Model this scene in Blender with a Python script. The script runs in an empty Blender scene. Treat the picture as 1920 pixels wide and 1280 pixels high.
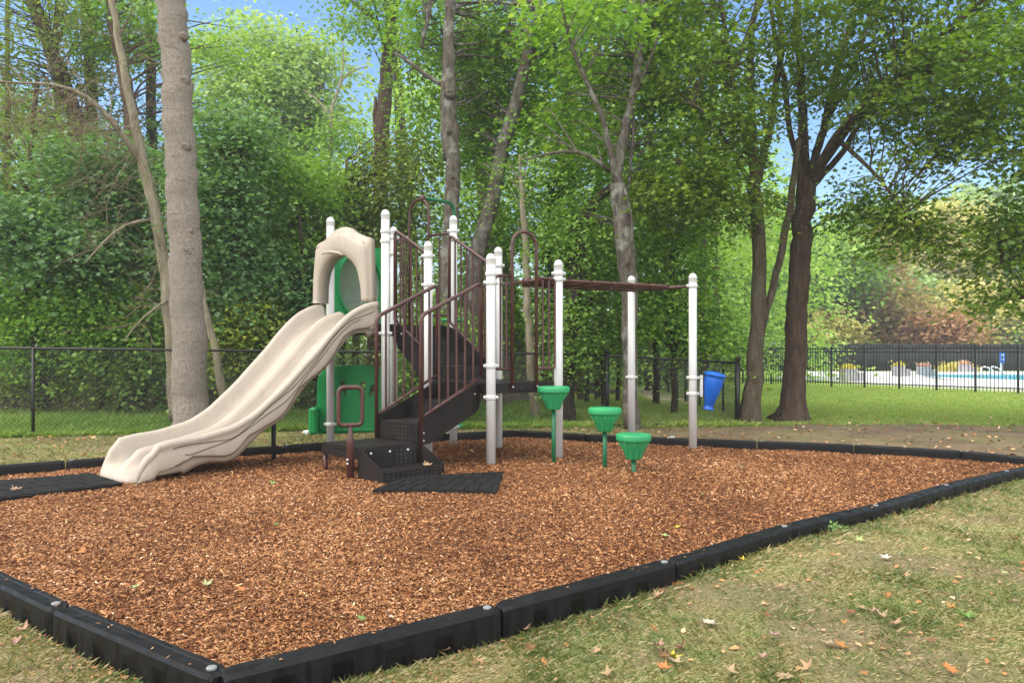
import bpy, math, random
import numpy as np
from mathutils import Vector, Matrix
R = math.radians
rng = np.random.default_rng(7)
random.seed(7)
C = bpy.context.scene.collection
F = 1380.0      # focal length in pixels of a 1920 wide picture
HC = 1.25       # camera height above the mulch
def W(px, py, Y):
    return np.array([(px-960)/F*Y, Y, HC-(py-660)/F*Y])
def smooth(a, b, x):
    t = np.clip((np.asarray(x, float)-a)/(b-a), 0, 1); return t*t*(3-2*t)
_lat = np.random.default_rng(3).random((512, 512))
def vnoise(x, y, s=1.0):
    x = np.asarray(x, float)*s+200.3; y = np.asarray(y, float)*s+200.7
    xi = np.floor(x).astype(int); yi = np.floor(y).astype(int)
    fx = x-xi; fy = y-yi; fx = fx*fx*(3-2*fx); fy = fy*fy*(3-2*fy)
    g = lambda a, b: _lat[a % 512, b % 512]
    return (g(xi, yi)*(1-fx)+g(xi+1, yi)*fx)*(1-fy)+(g(xi, yi+1)*(1-fx)+g(xi+1, yi+1)*fx)*fy
def fbm(x, y, s=1.0):
    return vnoise(x, y, s)*.5+vnoise(x, y, s*2.1)*.3+vnoise(x, y, s*4.3)*.2
# ------------------------------------------------------------ materials
def srgb(h):
    h = h.lstrip('#'); v = [int(h[i:i+2], 16)/255 for i in (0, 2, 4)]
    return tuple(c/12.92 if c <= .04045 else ((c+.055)/1.055)**2.4 for c in v)
class NT:
    def __init__(s, name):
        s.m = bpy.data.materials.new(name); s.m.use_nodes = True; s.t = s.m.node_tree; s.t.nodes.clear()
        s.out = s.n('ShaderNodeOutputMaterial'); s.co = s.n('ShaderNodeTexCoord')
    def n(s, typ, **kw):
        nd = s.t.nodes.new(typ)
        for k, v in kw.items(): setattr(nd, k, v)
        return nd
    def l(s, a, b): s.t.links.new(a, b)
    def noise(s, scale, detail=4, rough=.55, vec=None, stretch=None):
        nd = s.n('ShaderNodeTexNoise'); nd.inputs['Scale'].default_value = scale
        nd.inputs['Detail'].default_value = detail; nd.inputs['Roughness'].default_value = rough
        src = vec or s.co.outputs['Object']
        if stretch:
            mp = s.n('ShaderNodeMapping'); mp.inputs['Scale'].default_value = stretch; s.l(src, mp.inputs['Vector']); src = mp.outputs['Vector']
        s.l(src, nd.inputs['Vector']); return nd.outputs['Fac']
    def vor(s, scale, rand=1.0, out='Distance', stretch=None):
        nd = s.n('ShaderNodeTexVoronoi'); nd.inputs['Scale'].default_value = scale; nd.inputs['Randomness'].default_value = rand
        src = s.co.outputs['Object']
        if stretch:
            mp = s.n('ShaderNodeMapping'); mp.inputs['Scale'].default_value = stretch; s.l(src, mp.inputs['Vector']); src = mp.outputs['Vector']
        s.l(src, nd.inputs['Vector']); return nd.outputs[out]
    def ramp(s, fac, stops, interp='LINEAR'):
        r = s.n('ShaderNodeValToRGB'); r.color_ramp.interpolation = interp
        e = r.color_ramp.elements
        while len(e) < len(stops): e.new(.5)
        for el, (p, c) in zip(e, stops):
            el.position = p; el.color = (*c, 1) if len(c) == 3 else c
        s.l(fac, r.inputs['Fac']); return r.outputs['Color']
    def mix(s, fac, a, b, typ='MIX'):
        m = s.n('ShaderNodeMix', data_type='RGBA', blend_type=typ)
        for sock, v in ((m.inputs[0], fac), (m.inputs[6], a), (m.inputs[7], b)):
            if isinstance(v, bpy.types.NodeSocket): s.l(v, sock)
            elif isinstance(v, (int, float)): sock.default_value = v
            else: sock.default_value = (*v, 1)
        return m.outputs[2]
    def bump(s, h, strength=.3, dist=.01):
        b = s.n('ShaderNodeBump'); b.inputs['Strength'].default_value = strength; b.inputs['Distance'].default_value = dist
        s.l(h, b.inputs['Height']); return b.outputs['Normal']
    def attr(s, name):
        a = s.n('ShaderNodeAttribute'); a.attribute_name = name; return a.outputs['Fac']
    def math(s, op, a, b=0.0):
        m = s.n('ShaderNodeMath', operation=op)
        for sock, v in ((m.inputs[0], a), (m.inputs[1], b)):
            if isinstance(v, bpy.types.NodeSocket): s.l(v, sock)
            else: sock.default_value = v
        return m.outputs[0]
    def pbr(s, col, rough=.6, normal=None, metal=0, spec=.5, **kw):
        p = s.n('ShaderNodeBsdfPrincipled')
        for k, v in (('Base Color', col), ('Roughness', rough), ('Metallic', metal), ('Specular IOR Level', spec)):
            if isinstance(v, bpy.types.NodeSocket): s.l(v, p.inputs[k])
            elif isinstance(v, (int, float)): p.inputs[k].default_value = v
            else: p.inputs[k].default_value = (*v, 1)
        if normal: s.l(normal, p.inputs['Normal'])
        for k, v in kw.items(): p.inputs[k].default_value = v
        s.l(p.outputs[0], s.out.inputs['Surface']); return s.m
def plastic(name, col, rough=.4, var=.12, bumpy=.15, dirt=None, spec=.45, speck=True):
    t = NT(name); n = t.noise(3.2, 5); c = t.mix(t.ramp(n, [(.3, (0,)*3), (.7, (1,)*3)]), tuple(x*(1-var) for x in col), tuple(min(1, x*(1+var)) for x in col))
    if dirt:
        d = t.noise(7, 6, .65, stretch=(1, 1, .25)); c = t.mix(t.ramp(d, [(.52, (0,)*3), (.78, (.75,)*3)]), c, dirt)
    fine = t.noise(160, 2)
    r = t.ramp(n, [(.2, (rough-.1,)*3), (.8, (rough+.15,)*3)])
    return t.pbr(c, r, t.bump(fine, bumpy, .002), spec=spec)
M = {}
M['tan'] = plastic('tan_plastic', (.38, .325, .262), .45, .06, .3, dirt=(.31, .252, .20))
M['groove'] = plastic('tan_groove', (.10, .065, .042), .7)
M['white'] = plastic('white_powder_coat', (.585, .59, .58), .38, .05, .06, dirt=(.42, .42, .33))
M['whiteshade'] = M['white']
M['greyed'] = plastic('weathered_grey_coat', (.42, .385, .33), .6, .14, .15, dirt=(.25, .2, .15))
M['brown'] = plastic('brown_powder_coat', (.062, .021, .017), .33, .25, .1, dirt=(.10, .05, .04))
M['green'] = plastic('green_plastic', (.004, .235, .058), .42, .14, .2, dirt=(.012, .13, .045))
M['pod'] = plastic('pod_green_plastic', (.018, .28, .095), .5, .14, .2, dirt=(.05, .27, .13))
M['greenmetal'] = plastic('green_powder_coat', (.004, .12, .045), .35, .12)
M['blue'] = plastic('blue_plastic', (.002, .085, .42), .34, .2, .1)
M['rod'] = plastic('dull_brown_coat', (.10, .055, .04), .5, .2)
M['steel'] = NT('zinc_bolt').pbr((.6, .6, .6), .35, metal=.7)
M['stake'] = NT('stake_cap_grey').pbr((.20, .205, .21), .7, metal=.1)
def dots_black(name):
    t = NT(name); n = t.noise(6, 6, .65)
    v = t.vor(24, 0.0); dots = t.ramp(v, [(.0, (1,)*3), (.2, (1,)*3), (.26, (0,)*3)])
    sp = t.ramp(t.noise(90, 2), [(.55, (0,)*3), (.75, (1,)*3)])
    c = t.mix(t.ramp(n, [(.35, (0,)*3), (.7, (1,)*3)]), (.005, .0042, .004), (.019, .0155, .0145))
    c = t.mix(t.math('MULTIPLY', dots, .6), c, (.085, .072, .066)); c = t.mix(t.math('MULTIPLY', sp, .3), c, (.04, .034, .032))
    return t.pbr(c, t.ramp(n, [(.3, (.35,)*3), (.7, (.6,)*3)]), t.bump(dots, .5, -.004), spec=.2)
M['perf'] = dots_black('perforated_black_coat')
def side_black():
    t = NT('worn_black_coat'); n = t.noise(5, 6, .7, stretch=(1, 1, .35)); s = t.noise(70, 3)
    c = t.mix(t.ramp(n, [(.35, (0,)*3), (.7, (1,)*3)]), (.007, .006, .0055), (.024, .019, .018)); c = t.mix(t.ramp(s, [(.56, (0,)*3), (.72, (.5,)*3)]), c, (.05, .041, .038))
    return t.pbr(c, .5, t.bump(s, .2, .002), spec=.2)
M['black'] = side_black()
def border_mat():
    t = NT('wet_black_plastic'); n = t.noise(9, 6, .65, stretch=(1, 1, .5)); g = t.noise(220, 2); st = t.ramp(t.noise(14, 5, .6, stretch=(1, 1, .12)), [(.48, (0,)*3), (.56, (1,)*3)])
    c = t.mix(t.ramp(n, [(.3, (0,)*3), (.7, (1,)*3)]), (.0035, .0033, .0033), (.0115, .011, .0108))
    c = t.mix(t.math('MULTIPLY', st, .75), c, (.005, .005, .006)); c = t.mix(t.ramp(g, [(.6, (0,)*3), (.75, (.3,)*3)]), c, (.07, .07, .075))
    r = t.mix(st, (.62,)*3, (.35,)*3)
    return t.pbr(c, r, t.bump(g, .3, .002), spec=.2)
M['border'] = border_mat()
M['rubber'] = plastic('rubber', (.016, .016, .017), .65, .3, .4)
M['mat'] = plastic('mat_rubber', (.0065, .006, .006), .7, .35, .4, dirt=(.018, .016, .014), spec=.2)
M['fence'] = plastic('black_vinyl', (.010, .010, .011), .4, .2, .05)
M['wire'] = plastic('weathered_wire', (.05, .052, .05), .45, .2, .05)
def window_mat():
    t = NT('scratched_polycarbonate')
    p = t.n('ShaderNodeBsdfPrincipled'); p.inputs['Base Color'].default_value = (.17, .215, .165, 1); p.inputs['Roughness'].default_value = .35
    tr = t.n('ShaderNodeBsdfTransparent'); tr.inputs['Color'].default_value = (.75, .85, .75, 1)
    mx = t.n('ShaderNodeMixShader'); n = t.noise(45, 5, .7)
    t.l(t.ramp(n, [(.35, (.62,)*3), (.65, (.95,)*3)]), mx.inputs[0]); t.l(tr.outputs[0], mx.inputs[1]); t.l(p.outputs[0], mx.inputs[2]); t.l(mx.outputs[0], t.out.inputs['Surface'])
    return t.m
M['window'] = window_mat()
def bark(name, dark, light, scale=1.0, lichen=None, moss=None, furrow=.6):
    t = NT(name)
    n1 = t.noise(7*scale, 7, .7, stretch=(1, 1, .22)); n2 = t.noise(2.2*scale, 5, .6); v = t.vor(22*scale, 1, stretch=(1, 1, .25))
    c = t.mix(t.ramp(n1, [(.3, (0,)*3), (.68, (1,)*3)]), dark, light)
    c = t.mix(t.math('MULTIPLY', t.ramp(v, [(.0, (1,)*3), (.3, (0,)*3)]), furrow*.6), c, tuple(x*.5 for x in dark))
    if lichen: c = t.mix(t.ramp(n2, [(.5, (0,)*3), (.66, (.85,)*3)]), c, lichen)
    if moss: c = t.mix(t.ramp(t.noise(3.7*scale, 5), [(.55, (0,)*3), (.7, (.7,)*3)]), c, moss)
    h = t.math('ADD', n1, t.math('MULTIPLY', v, furrow))
    return t.pbr(c, .9, t.bump(h, .7, .03), spec=.15)
M['bark_grey'] = bark('grey_brown_bark', (.12, .10, .082), (.31, .265, .22), 4.5, lichen=(.25, .225, .19), furrow=.35)
def beech():
    t = NT('grey_mottled_bark'); g = t.noise(38, 6, .75, stretch=(1, 1, .55)); p = t.noise(3.2, 5, .6, stretch=(1, 1, .8)); wr = t.noise(9, 5, .7, stretch=(.35, .35, 2.2)); sp = t.vor(30, 1)
    c = t.mix(t.ramp(g, [(.3, (0,)*3), (.7, (1,)*3)]), (.13, .108, .088), (.33, .285, .24))
    c = t.mix(t.ramp(p, [(.42, (0,)*3), (.62, (.55,)*3)]), c, (.20, .185, .16)); c = t.mix(t.ramp(wr, [(.58, (0,)*3), (.68, (.65,)*3)]), c, (.085, .07, .055)); c = t.mix(t.ramp(sp, [(.0, (.5,)*3), (.16, (0,)*3)]), c, (.38, .35, .31))
    return t.pbr(c, .92, t.bump(t.math('ADD', g, wr), .8, .02), spec=.12)
M['bark_beech'] = beech()
M['bark_pale'] = bark('pale_bark', (.13, .11, .075), (.32, .28, .20), 1.6, moss=(.17, .18, .06), furrow=.3)
M['bark_dark'] = bark('dark_bark', (.018, .013, .009), (.075, .055, .04), 1.5, furrow=.8)
M['bark_mid'] = bark('furrowed_bark', (.035, .026, .018), (.14, .11, .078), 1.6, lichen=(.11, .105, .07), moss=(.05, .055, .018), furrow=.9)
M['bark_mix'] = bark('patchy_bark', (.04, .03, .022), (.16, .14, .115), 2.2, lichen=(.25, .245, .215), furrow=.5)
M['bark_red'] = bark('reddish_bark', (.034, .021, .015), (.13, .09, .065), 1.6, furrow=.9)
M['twig'] = bark('dead_twig', (.13, .10, .065), (.26, .21, .14), 3, moss=(.16, .15, .05), furrow=.2)
def leafmat(name, a, b, c3=None, trans=.42, gloss=.045, boost=True):
    c3 = c3 or tuple(min(1, x*1.45) for x in b); a, b, c3 = [tuple(min(.85, x*k) for x, k in zip(q, (1.68, 1.60, 1.5))) for q in (a, b, c3)] if boost else (a, b, c3)
    t = NT(name); col = t.ramp(t.attr('tint'), [(0, a), (.55, b), (1, c3)])
    d = t.n('ShaderNodeBsdfDiffuse'); tl = t.n('ShaderNodeBsdfTranslucent'); g = t.n('ShaderNodeBsdfGlossy'); g.inputs['Roughness'].default_value = .55
    g.inputs['Color'].default_value = (.7, .7, .7, 1)
    t.l(col, d.inputs['Color']); t.l(t.mix(1.0, col, (1.25, 1.3, .6), 'MULTIPLY'), tl.inputs['Color'])
    m1 = t.n('ShaderNodeMixShader'); m1.inputs[0].default_value = trans; t.l(d.outputs[0], m1.inputs[1]); t.l(tl.outputs[0], m1.inputs[2])
    m2 = t.n('ShaderNodeMixShader'); m2.inputs[0].default_value = gloss; t.l(m1.outputs[0], m2.inputs[1]); t.l(g.outputs[0], m2.inputs[2])
    t.l(m2.outputs[0], t.out.inputs['Surface']); return t.m
M['lf_dark'] = leafmat('leaf_blue_green', (.036, .082, .032), (.08, .165, .062), (.14, .25, .10))
M['lf_mid'] = leafmat('leaf_mid_green', (.045, .10, .016), (.11, .215, .035), (.21, .33, .06))
M['lf_bright'] = leafmat('leaf_bright_green', (.05, .12, .015), (.13, .26, .035), (.27, .38, .06))
M['lf_yellow'] = leafmat('leaf_yellow_green', (.07, .10, .012), (.16, .22, .03), (.34, .34, .05))
M['lf_olive'] = leafmat('leaf_olive', (.04, .07, .014), (.10, .155, .032), (.19, .22, .05))
M['lf_maple'] = leafmat('leaf_maple_green', (.035, .075, .008), (.09, .165, .016), (.19, .26, .03), trans=.48)
M['lf_pale'] = leafmat('leaf_pale_green', (.11, .19, .075), (.20, .30, .12), (.32, .41, .20))
M['lf_orange'] = leafmat('leaf_orange', (.14, .15, .06), (.27, .21, .10), (.34, .24, .13))
M['lf_red'] = leafmat('leaf_red', (.15, .10, .055), (.24, .125, .07), (.28, .20, .10))
M['lf_gold'] = leafmat('leaf_gold', (.18, .20, .075), (.34, .33, .13), (.48, .43, .19))
M['lf_wood'] = leafmat('leaf_woodland', (.05, .11, .025), (.19, .31, .075), (.34, .44, .14), trans=.5)  # leaf colour raised to stand in for light scattered through the deep wood
M['grass'] = leafmat('lawn_grass_blades', (.070, .135, .025), (.185, .19, .06), (.46, .365, .19), trans=.25, gloss=.05, boost=False)
M['tallgrass'] = leafmat('tall_grass_blades', (.08, .17, .02), (.19, .33, .045), (.34, .44, .09), trans=.3, gloss=.05, boost=False)
M['openlawn'] = leafmat('mown_lawn_blades', (.16, .25, .04), (.29, .39, .075), (.42, .50, .14), trans=.25, gloss=.05, boost=False)
M['chip'] = None
def chipmat():
    t = NT('bark_chips'); col = t.ramp(t.attr('tint'), [(0, (.035, .012, .005)), (.25, (.18, .068, .025)), (.58, (.39, .178, .068)), (.86, (.57, .32, .155)), (1, (.68, .48, .31))])
    return t.pbr(col, .75, spec=.25)
M['chip'] = chipmat()
def mulch_base():
    t = NT('mulch'); a = t.noise(60, 5, .7); b = t.vor(70, 1, 'Color'); c = t.noise(1.3, 3)
    col = t.ramp(a, [(.3, (.05, .018, .008)), (.5, (.20, .08, .032)), (.68, (.38, .18, .08))])
    col = t.mix(t.math('MULTIPLY', c, .35), col, (.12, .05, .02))
    return t.pbr(col, .9, t.bump(a, .9, .02), spec=.2)
M['mulch'] = mulch_base()
def ground_mat():
    t = NT('ground_cover'); lush = t.attr('lush'); soil = t.attr('soil'); lit = t.attr('litter')
    f = t.noise(55, 5, .7); m = t.noise(2.2, 5, .6)
    dry = t.ramp(f, [(.3, (.105, .078, .036)), (.5, (.25, .19, .096)), (.7, (.39, .31, .175))])
    grn = t.ramp(f, [(.3, (.08, .12, .03)), (.5, (.19, .23, .065)), (.7, (.30, .32, .12))])
    base = t.mix(t.ramp(m, [(.42, (0,)*3), (.6, (1,)*3)]), grn, dry)
    lc = t.ramp(t.math('ADD', t.math('MULTIPLY', f, .5), t.math('MULTIPLY', t.noise(.9, 4), .5)), [(.35, (.14, .23, .035)), (.52, (.25, .35, .06)), (.68, (.38, .46, .11))])
    base = t.mix(lush, base, lc)
    sc = t.ramp(t.math('ADD', t.math('MULTIPLY', f, .6), t.math('MULTIPLY', m, .4)), [(.35, (.085, .06, .037)), (.55, (.21, .155, .10)), (.7, (.34, .26, .17))])
    base = t.mix(soil, base, sc)
    li = t.ramp(t.noise(30, 6, .75), [(.35, (.012, .009, .005)), (.55, (.06, .042, .024)), (.7, (.14, .10, .06))])
    base = t.mix(lit, base, li)
    return t.pbr(base, .95, t.bump(f, .8, .02), spec=.1)
M['ground'] = ground_mat()
def simple(name, c1, c2, scale=20, rough=.8, b=.3):
    t = NT(name); n = t.noise(scale, 5, .6); return t.pbr(t.mix(t.ramp(n, [(.35, (0,)*3), (.65, (1,)*3)]), c1, c2), rough, t.bump(n, b, .01), spec=.3)
M['concrete'] = simple('pool_deck_concrete', (.66, .66, .64), (.78, .78, .76), 3)
M['planter'] = simple('planter_concrete', (.30, .29, .31), (.42, .41, .42), 6)
M['path'] = simple('path_dirt', (.22, .18, .13), (.38, .31, .24), 14)
M['screen'] = simple('privacy_screen_cloth', (.010, .012, .014), (.03, .033, .036), 1.2)
M['sign'] = simple('sign_blue', (.01, .11, .4), (.012, .13, .45), 5)
M['signw'] = simple('sign_white', (.7, .7, .7), (.75, .75, .75), 5)
M['stone'] = simple('stone', (.35, .33, .3), (.5, .48, .44), 20)
t = NT('pool_water'); wn = t.noise(3, 3); M['water'] = t.pbr(t.mix(wn, (.02, .25, .36), (.06, .36, .45)), .35, t.bump(wn, .3, .02), spec=.12)
t = NT('fallen_leaf'); oi = t.n('ShaderNodeObjectInfo'); nn = t.noise(30, 4)
col = t.mix(t.math('MULTIPLY', nn, .55), oi.outputs['Color'], (.14, .075, .03)); M['fallen'] = t.pbr(col, .65, t.bump(nn, .3, .003), spec=.3)
# ------------------------------------------------------------ mesh builder
class MB:
    def __init__(s): s.v = []; s.f = []; s.n = 0; s.flat = set()
    def add(s, v, f, flat=False):
        v = [tuple(map(float, p)) for p in v]
        if flat: s.flat.update(range(len(s.f), len(s.f)+len(f)))
        s.f += [tuple(i+s.n for i in q) for q in f]; s.v += v; s.n += len(v); return s
    def hexa(s, p):   # 8 points: bottom ring 0-3 (ccw), top ring 4-7
        return s.add(p, [(3, 2, 1, 0), (4, 5, 6, 7), (0, 1, 5, 4), (1, 2, 6, 5), (2, 3, 7, 6), (3, 0, 4, 7)], True)
    def box(s, c, d, rz=0, bev=0):
        x, y, z = (q/2 for q in d); ca, sa = math.cos(rz), math.sin(rz)
        if bev:
            b = min(bev, x*.9, y*.9, z*.9); P = []; 
            rings = [(-z, b), (-z+b, 0), (z-b, 0), (z, b)]
            for zz, i in rings:
                for (qx, qy) in ((-x+i, -y+b+i*.0), (-x+b+i*.0, -y+i), (x-b, -y+i), (x-i, -y+b), (x-i, y-b), (x-b, y-i), (-x+b, y-i), (-x+i, y-b)):
                    P.append((c[0]+qx*ca-qy*sa, c[1]+qx*sa+qy*ca, c[2]+zz))
            f = [tuple(reversed(range(8))), tuple(range(24, 32))]
            for r in range(3):
                for k in range(8): f.append((r*8+k, r*8+(k+1) % 8, (r+1)*8+(k+1) % 8, (r+1)*8+k))
            return s.add(P, f, True)
        P = [(-x, -y, -z), (x, -y, -z), (x, y, -z), (-x, y, -z), (-x, -y, z), (x, -y, z), (x, y, z), (-x, y, z)]
        return s.hexa([(c[0]+a*ca-b*sa, c[1]+a*sa+b*ca, c[2]+e) for a, b, e in P])
    def quadslab(s, pts, z0, z1):   # horizontal prism from an xy polygon
        n = len(pts); P = [(p[0], p[1], z0) for p in pts]+[(p[0], p[1], z1) for p in pts]
        f = [tuple(reversed(range(n))), tuple(range(n, 2*n))]+[(k, (k+1) % n, (k+1) % n+n, k+n) for k in range(n)]
        return s.add(P, f, True)
    def tube(s, path, r, sides=8, cap=True, jit=0, rg=None, closed=False):
        P = [np.array(p, float) for p in path]; n = len(P)
        rr = [r]*n if np.isscalar(r) else list(r)
        V = []; up = None
        for i in range(n):
            if closed: d = P[(i+1) % n]-P[i-1]
            else: d = P[min(i+1, n-1)]-P[max(i-1, 0)]
            d = d/(np.linalg.norm(d)+1e-9)
            if up is None:
                ref = np.array([0, 0, 1.]) if abs(d[2]) < .9 else np.array([1., 0, 0]); u = np.cross(ref, d)
            else: u = up-d*np.dot(up, d)
            u /= np.linalg.norm(u)+1e-9; up = u; w = np.cross(d, u)
            for k in range(sides):
                a = 2*math.pi*k/sides; q = rr[i]
                if jit: q *= 1+jit*((rg or random).random()-.5)
                V.append(P[i]+u*math.cos(a)*q+w*math.sin(a)*q)
        f = []
        for i in range(n if closed else n-1):
            j = (i+1) % n
            for k in range(sides): f.append((i*sides+k, i*sides+(k+1) % sides, j*sides+(k+1) % sides, j*sides+k))
        if cap and not closed: f += [tuple(reversed(range(sides))), tuple(range((n-1)*sides, n*sides))]
        return s.add(V, f)
    def lathe(s, prof, c, sides=20, axis=None):
        V = []; n = len(prof); 
        for r, z in prof:
            for k in range(sides):
                a = 2*math.pi*k/sides; V.append((r*math.cos(a), r*math.sin(a), z))
        if axis is not None:
            q = Vector((0, 0, 1)).rotation_difference(Vector(axis)); V = [tuple(q @ Vector(p)) for p in V]
        V = [(p[0]+c[0], p[1]+c[1], p[2]+c[2]) for p in V]
        f = [(i*sides+k, i*sides+(k+1) % sides, (i+1)*sides+(k+1) % sides, (i+1)*sides+k) for i in range(n-1) for k in range(sides)]
        f += [tuple(reversed(range(sides))), tuple(range((n-1)*sides, n*sides))]
        return s.add(V, f)
    def prism(s, poly, o, ux, uz, nrm, th):   # polygon in a plane (o + x*ux + z*uz) extruded along nrm
        n = len(poly); o, ux, uz, nrm = map(np.array, (o, ux, uz, nrm))
        P = [o+ux*x+uz*z-nrm*th/2 for x, z in poly]+[o+ux*x+uz*z+nrm*th/2 for x, z in poly]
        f = [tuple(reversed(range(n))), tuple(range(n, 2*n))]+[(k, (k+1) % n, (k+1) % n+n, k+n) for k in range(n)]
        return s.add(P, f, True)
def rnd_path(pts, r=.08, n=5):     # round the corners of a polyline
    P = [np.array(p, float) for p in pts]; out = [P[0]]
    for i in range(1, len(P)-1):
        a, b, c = P[i-1], P[i], P[i+1]; la, lc = np.linalg.norm(a-b), np.linalg.norm(c-b); q = min(r, la*.49, lc*.49)
        p0 = b+(a-b)/la*q; p2 = b+(c-b)/lc*q
        for k in range(n+1):
            t = k/n; out.append(p0*(1-t)**2+b*2*t*(1-t)+p2*t*t)
    out.append(P[-1]); return out
def tag(o, label=None, cat=None, group=None, kind=None):
    if label: o['label'] = label
    if cat: o['category'] = cat
    if group: o['group'] = group
    if kind: o['kind'] = kind
    return o
def rootloc(p):
    v = Vector((0, 0, 0))
    while p: v = v+p.location; p = p.parent
    return v
def obj(name, mb, mat, parent=None, local=False, smooth_=True, mods=()):
    me = bpy.data.meshes.new(name)
    v = mb.v
    if parent and not local:
        o0 = rootloc(parent); v = [(p[0]-o0.x, p[1]-o0.y, p[2]-o0.z) for p in v]
    me.from_pydata(v, [], mb.f); me.update()
    if smooth_:
        fl = np.ones(len(mb.f), bool)
        for i in mb.flat: fl[i] = False
        me.polygons.foreach_set('use_smooth', fl)
    o = bpy.data.objects.new(name, me); C.objects.link(o)
    me.materials.append(M[mat] if isinstance(mat, str) else mat)
    if parent: o.parent = parent
    return o
def npobj(name, V, nv, mat, parent=None, tint=None, extra=None):
    """V: (N,nv,3) polygons of nv corners each."""
    N = len(V); me = bpy.data.meshes.new(name)
    if parent:
        o0 = rootloc(parent); V = V-np.array([o0.x, o0.y, o0.z])
    me.vertices.add(N*nv); me.vertices.foreach_set('co', V.reshape(-1).astype(np.float32))
    me.loops.add(N*nv); me.loops.foreach_set('vertex_index', np.arange(N*nv, dtype=np.int32))
    me.polygons.add(N); me.polygons.foreach_set('loop_start', (np.arange(N)*nv).astype(np.int32)); me.polygons.foreach_set('loop_total', np.full(N, nv, np.int32))
    me.update(calc_edges=True)
    if tint is not None:
        a = me.attributes.new('tint', 'FLOAT', 'POINT'); a.data.foreach_set('value', np.repeat(np.clip(tint, 0, 1), nv).astype(np.float32))
    me.materials.append(M[mat] if isinstance(mat, str) else mat)
    o = bpy.data.objects.new(name, me); C.objects.link(o)
    if parent: o.parent = parent
    return o
def empty(name, loc, label=None, cat=None, group=None, rz=0):
    o = bpy.data.objects.new(name, None); C.objects.link(o); o.location = [float(q) for q in loc]; o.rotation_euler = (0, 0, rz); o.empty_display_size = .2
    return tag(o, label, cat, group)
def copy_tree(o, parent=None):
    c = o.copy(); C.objects.link(c); c.parent = parent
    for ch in list(o.children): copy_tree(ch, c)
    return c
# ------------------------------------------------------------ ground
def gz(x, y):
    base = -.088+.042*smooth(3.2, 5.0, y)+.012*smooth(-1.0, -1.6, x)
    base = base+.02*(vnoise(x, y, .5)-.5)
    return base-.03*smooth(12, 20, y)
BT = .06   # top of the border timbers
near = [(-5.9, 6.45), (-4.95, 5.72), (-3.98, 4.93), (-3.05, 4.15), (-2.11, 3.45), (-1.08, 2.74)]
for px, py in ((935, 1133), (1260, 1049), (1480, 983), (1650, 945), (1780, 907), (1893, 881)):
    Y = F*(HC-BT)/(py-660); near.append(((px-960)/F*Y, Y))
near.append((6.05, 8.05))
farp = [(6.05, 8.05), (5.98, 8.6), (4.45, 9.49), (1.94, 10.33), (.75, 10.85), (.05, 11.3), (-.48, 11.12), (-2.54, 9.66), (-3.34, 9.12), (-4.76, 8.2), (-5.39, 7.75), (-6.2, 7.2), (-5.9, 6.45)]
def resample(P, L):
    P = [np.array(p, float) for p in P]; seg = [np.linalg.norm(b-a) for a, b in zip(P, P[1:])]; T = sum(seg); n = max(1, round(T/L)); out = []
    for i in range(n+1):
        d = T*i/n; k = 0
        while k < len(seg)-1 and d > seg[k]: d -= seg[k]; k += 1
        out.append(P[k]+(P[k+1]-P[k])*min(1, d/seg[k]))
    return out
far = resample(farp, 1.2)
bed = [tuple(p) for p in near]+[tuple(p) for p in far[1:-1]]
BP = np.array(bed)
def inbed(x, y):
    x = np.asarray(x, float); y = np.asarray(y, float); r = np.zeros(np.broadcast(x, y).shape, bool); n = len(BP)
    for i in range(n):
        x1, y1 = BP[i]; x2, y2 = BP[(i+1) % n]
        if y1 == y2: continue
        c = ((y1 > y) != (y2 > y)) & (x < (x2-x1)*(y-y1)/(y2-y1)+x1); r ^= c
    return r
def beddist(x, y):
    x = np.asarray(x, float); y = np.asarray(y, float); d = np.full(np.broadcast(x, y).shape, 1e9); n = len(BP)
    for i in range(n):
        a = BP[i]; b = BP[(i+1) % n]; e = b-a; t = np.clip(((x-a[0])*e[0]+(y-a[1])*e[1])/(e@e), 0, 1)
        d = np.minimum(d, np.hypot(x-a[0]-t*e[0], y-a[1]-t*e[1]))
    return d
fenceY = lambda x: np.interp(x, [-12, -9.5, -7.18, -3.6, 1.63, 3.9], [10.4, 10.6, 11.04, 11.85, 12.6, 12.9])
def zones(x, y):
    """how lush, bare or leaf-littered the ground is at a spot"""
    n = fbm(x, y, .8); behind = smooth(-.1, .15, y-fenceY(x))*(x < 5)
    lush = behind*smooth(.05, .3, 1.9-(y-fenceY(x)-.6*n)+1.2*smooth(-1, 1.5, x)*4)
    lit = behind*smooth(1.6, 2.6, y-fenceY(x)-6*smooth(-1, 1.2, x)-.8*n)
    # open lawn to the right beyond the shade of the two trees
    edge = 14.6+.9*(n-.5)-1.7*smooth(4.2, 5.2, x)+.35*smooth(6, 9, x)*0
    open_ = smooth(0, .9, y-edge)*smooth(3.3, 4.0, x+.0*y)*(y > 12)
    lush = np.maximum(lush, open_); lit = lit*(1-open_)
    soil = smooth(.38, .6, n)*.75*smooth(8.3, 9.6, y)*(1-lush)*(1-lit)
    soil = np.maximum(soil, (1-open_)*smooth(1.2, 2.6, x)*smooth(8.0, 9.6, y)*smooth(15.5, 14, y)*(.55+.45*smooth(.35, .6, n))*(1-lit)*(1-behind))
    soil = np.maximum(soil, smooth(.54, .68, fbm(x+40, y, 1.1))*.7*(y < 8))
    return lush, soil, lit
def grid_axis(a):
    out = []; 
    for lo, hi, st in a: out += list(np.arange(lo, hi, st))
    return np.array(out)
gx = grid_axis([(-400, -60, 40), (-60, -14, 3), (-14, 16, .14), (16, 40, 1.5), (40, 400.1, 40)])
gy = grid_axis([(-60, 0, 6), (0, 2, .5), (2, 19, .14), (19, 60, 1.2), (60, 600.1, 60)])
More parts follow.
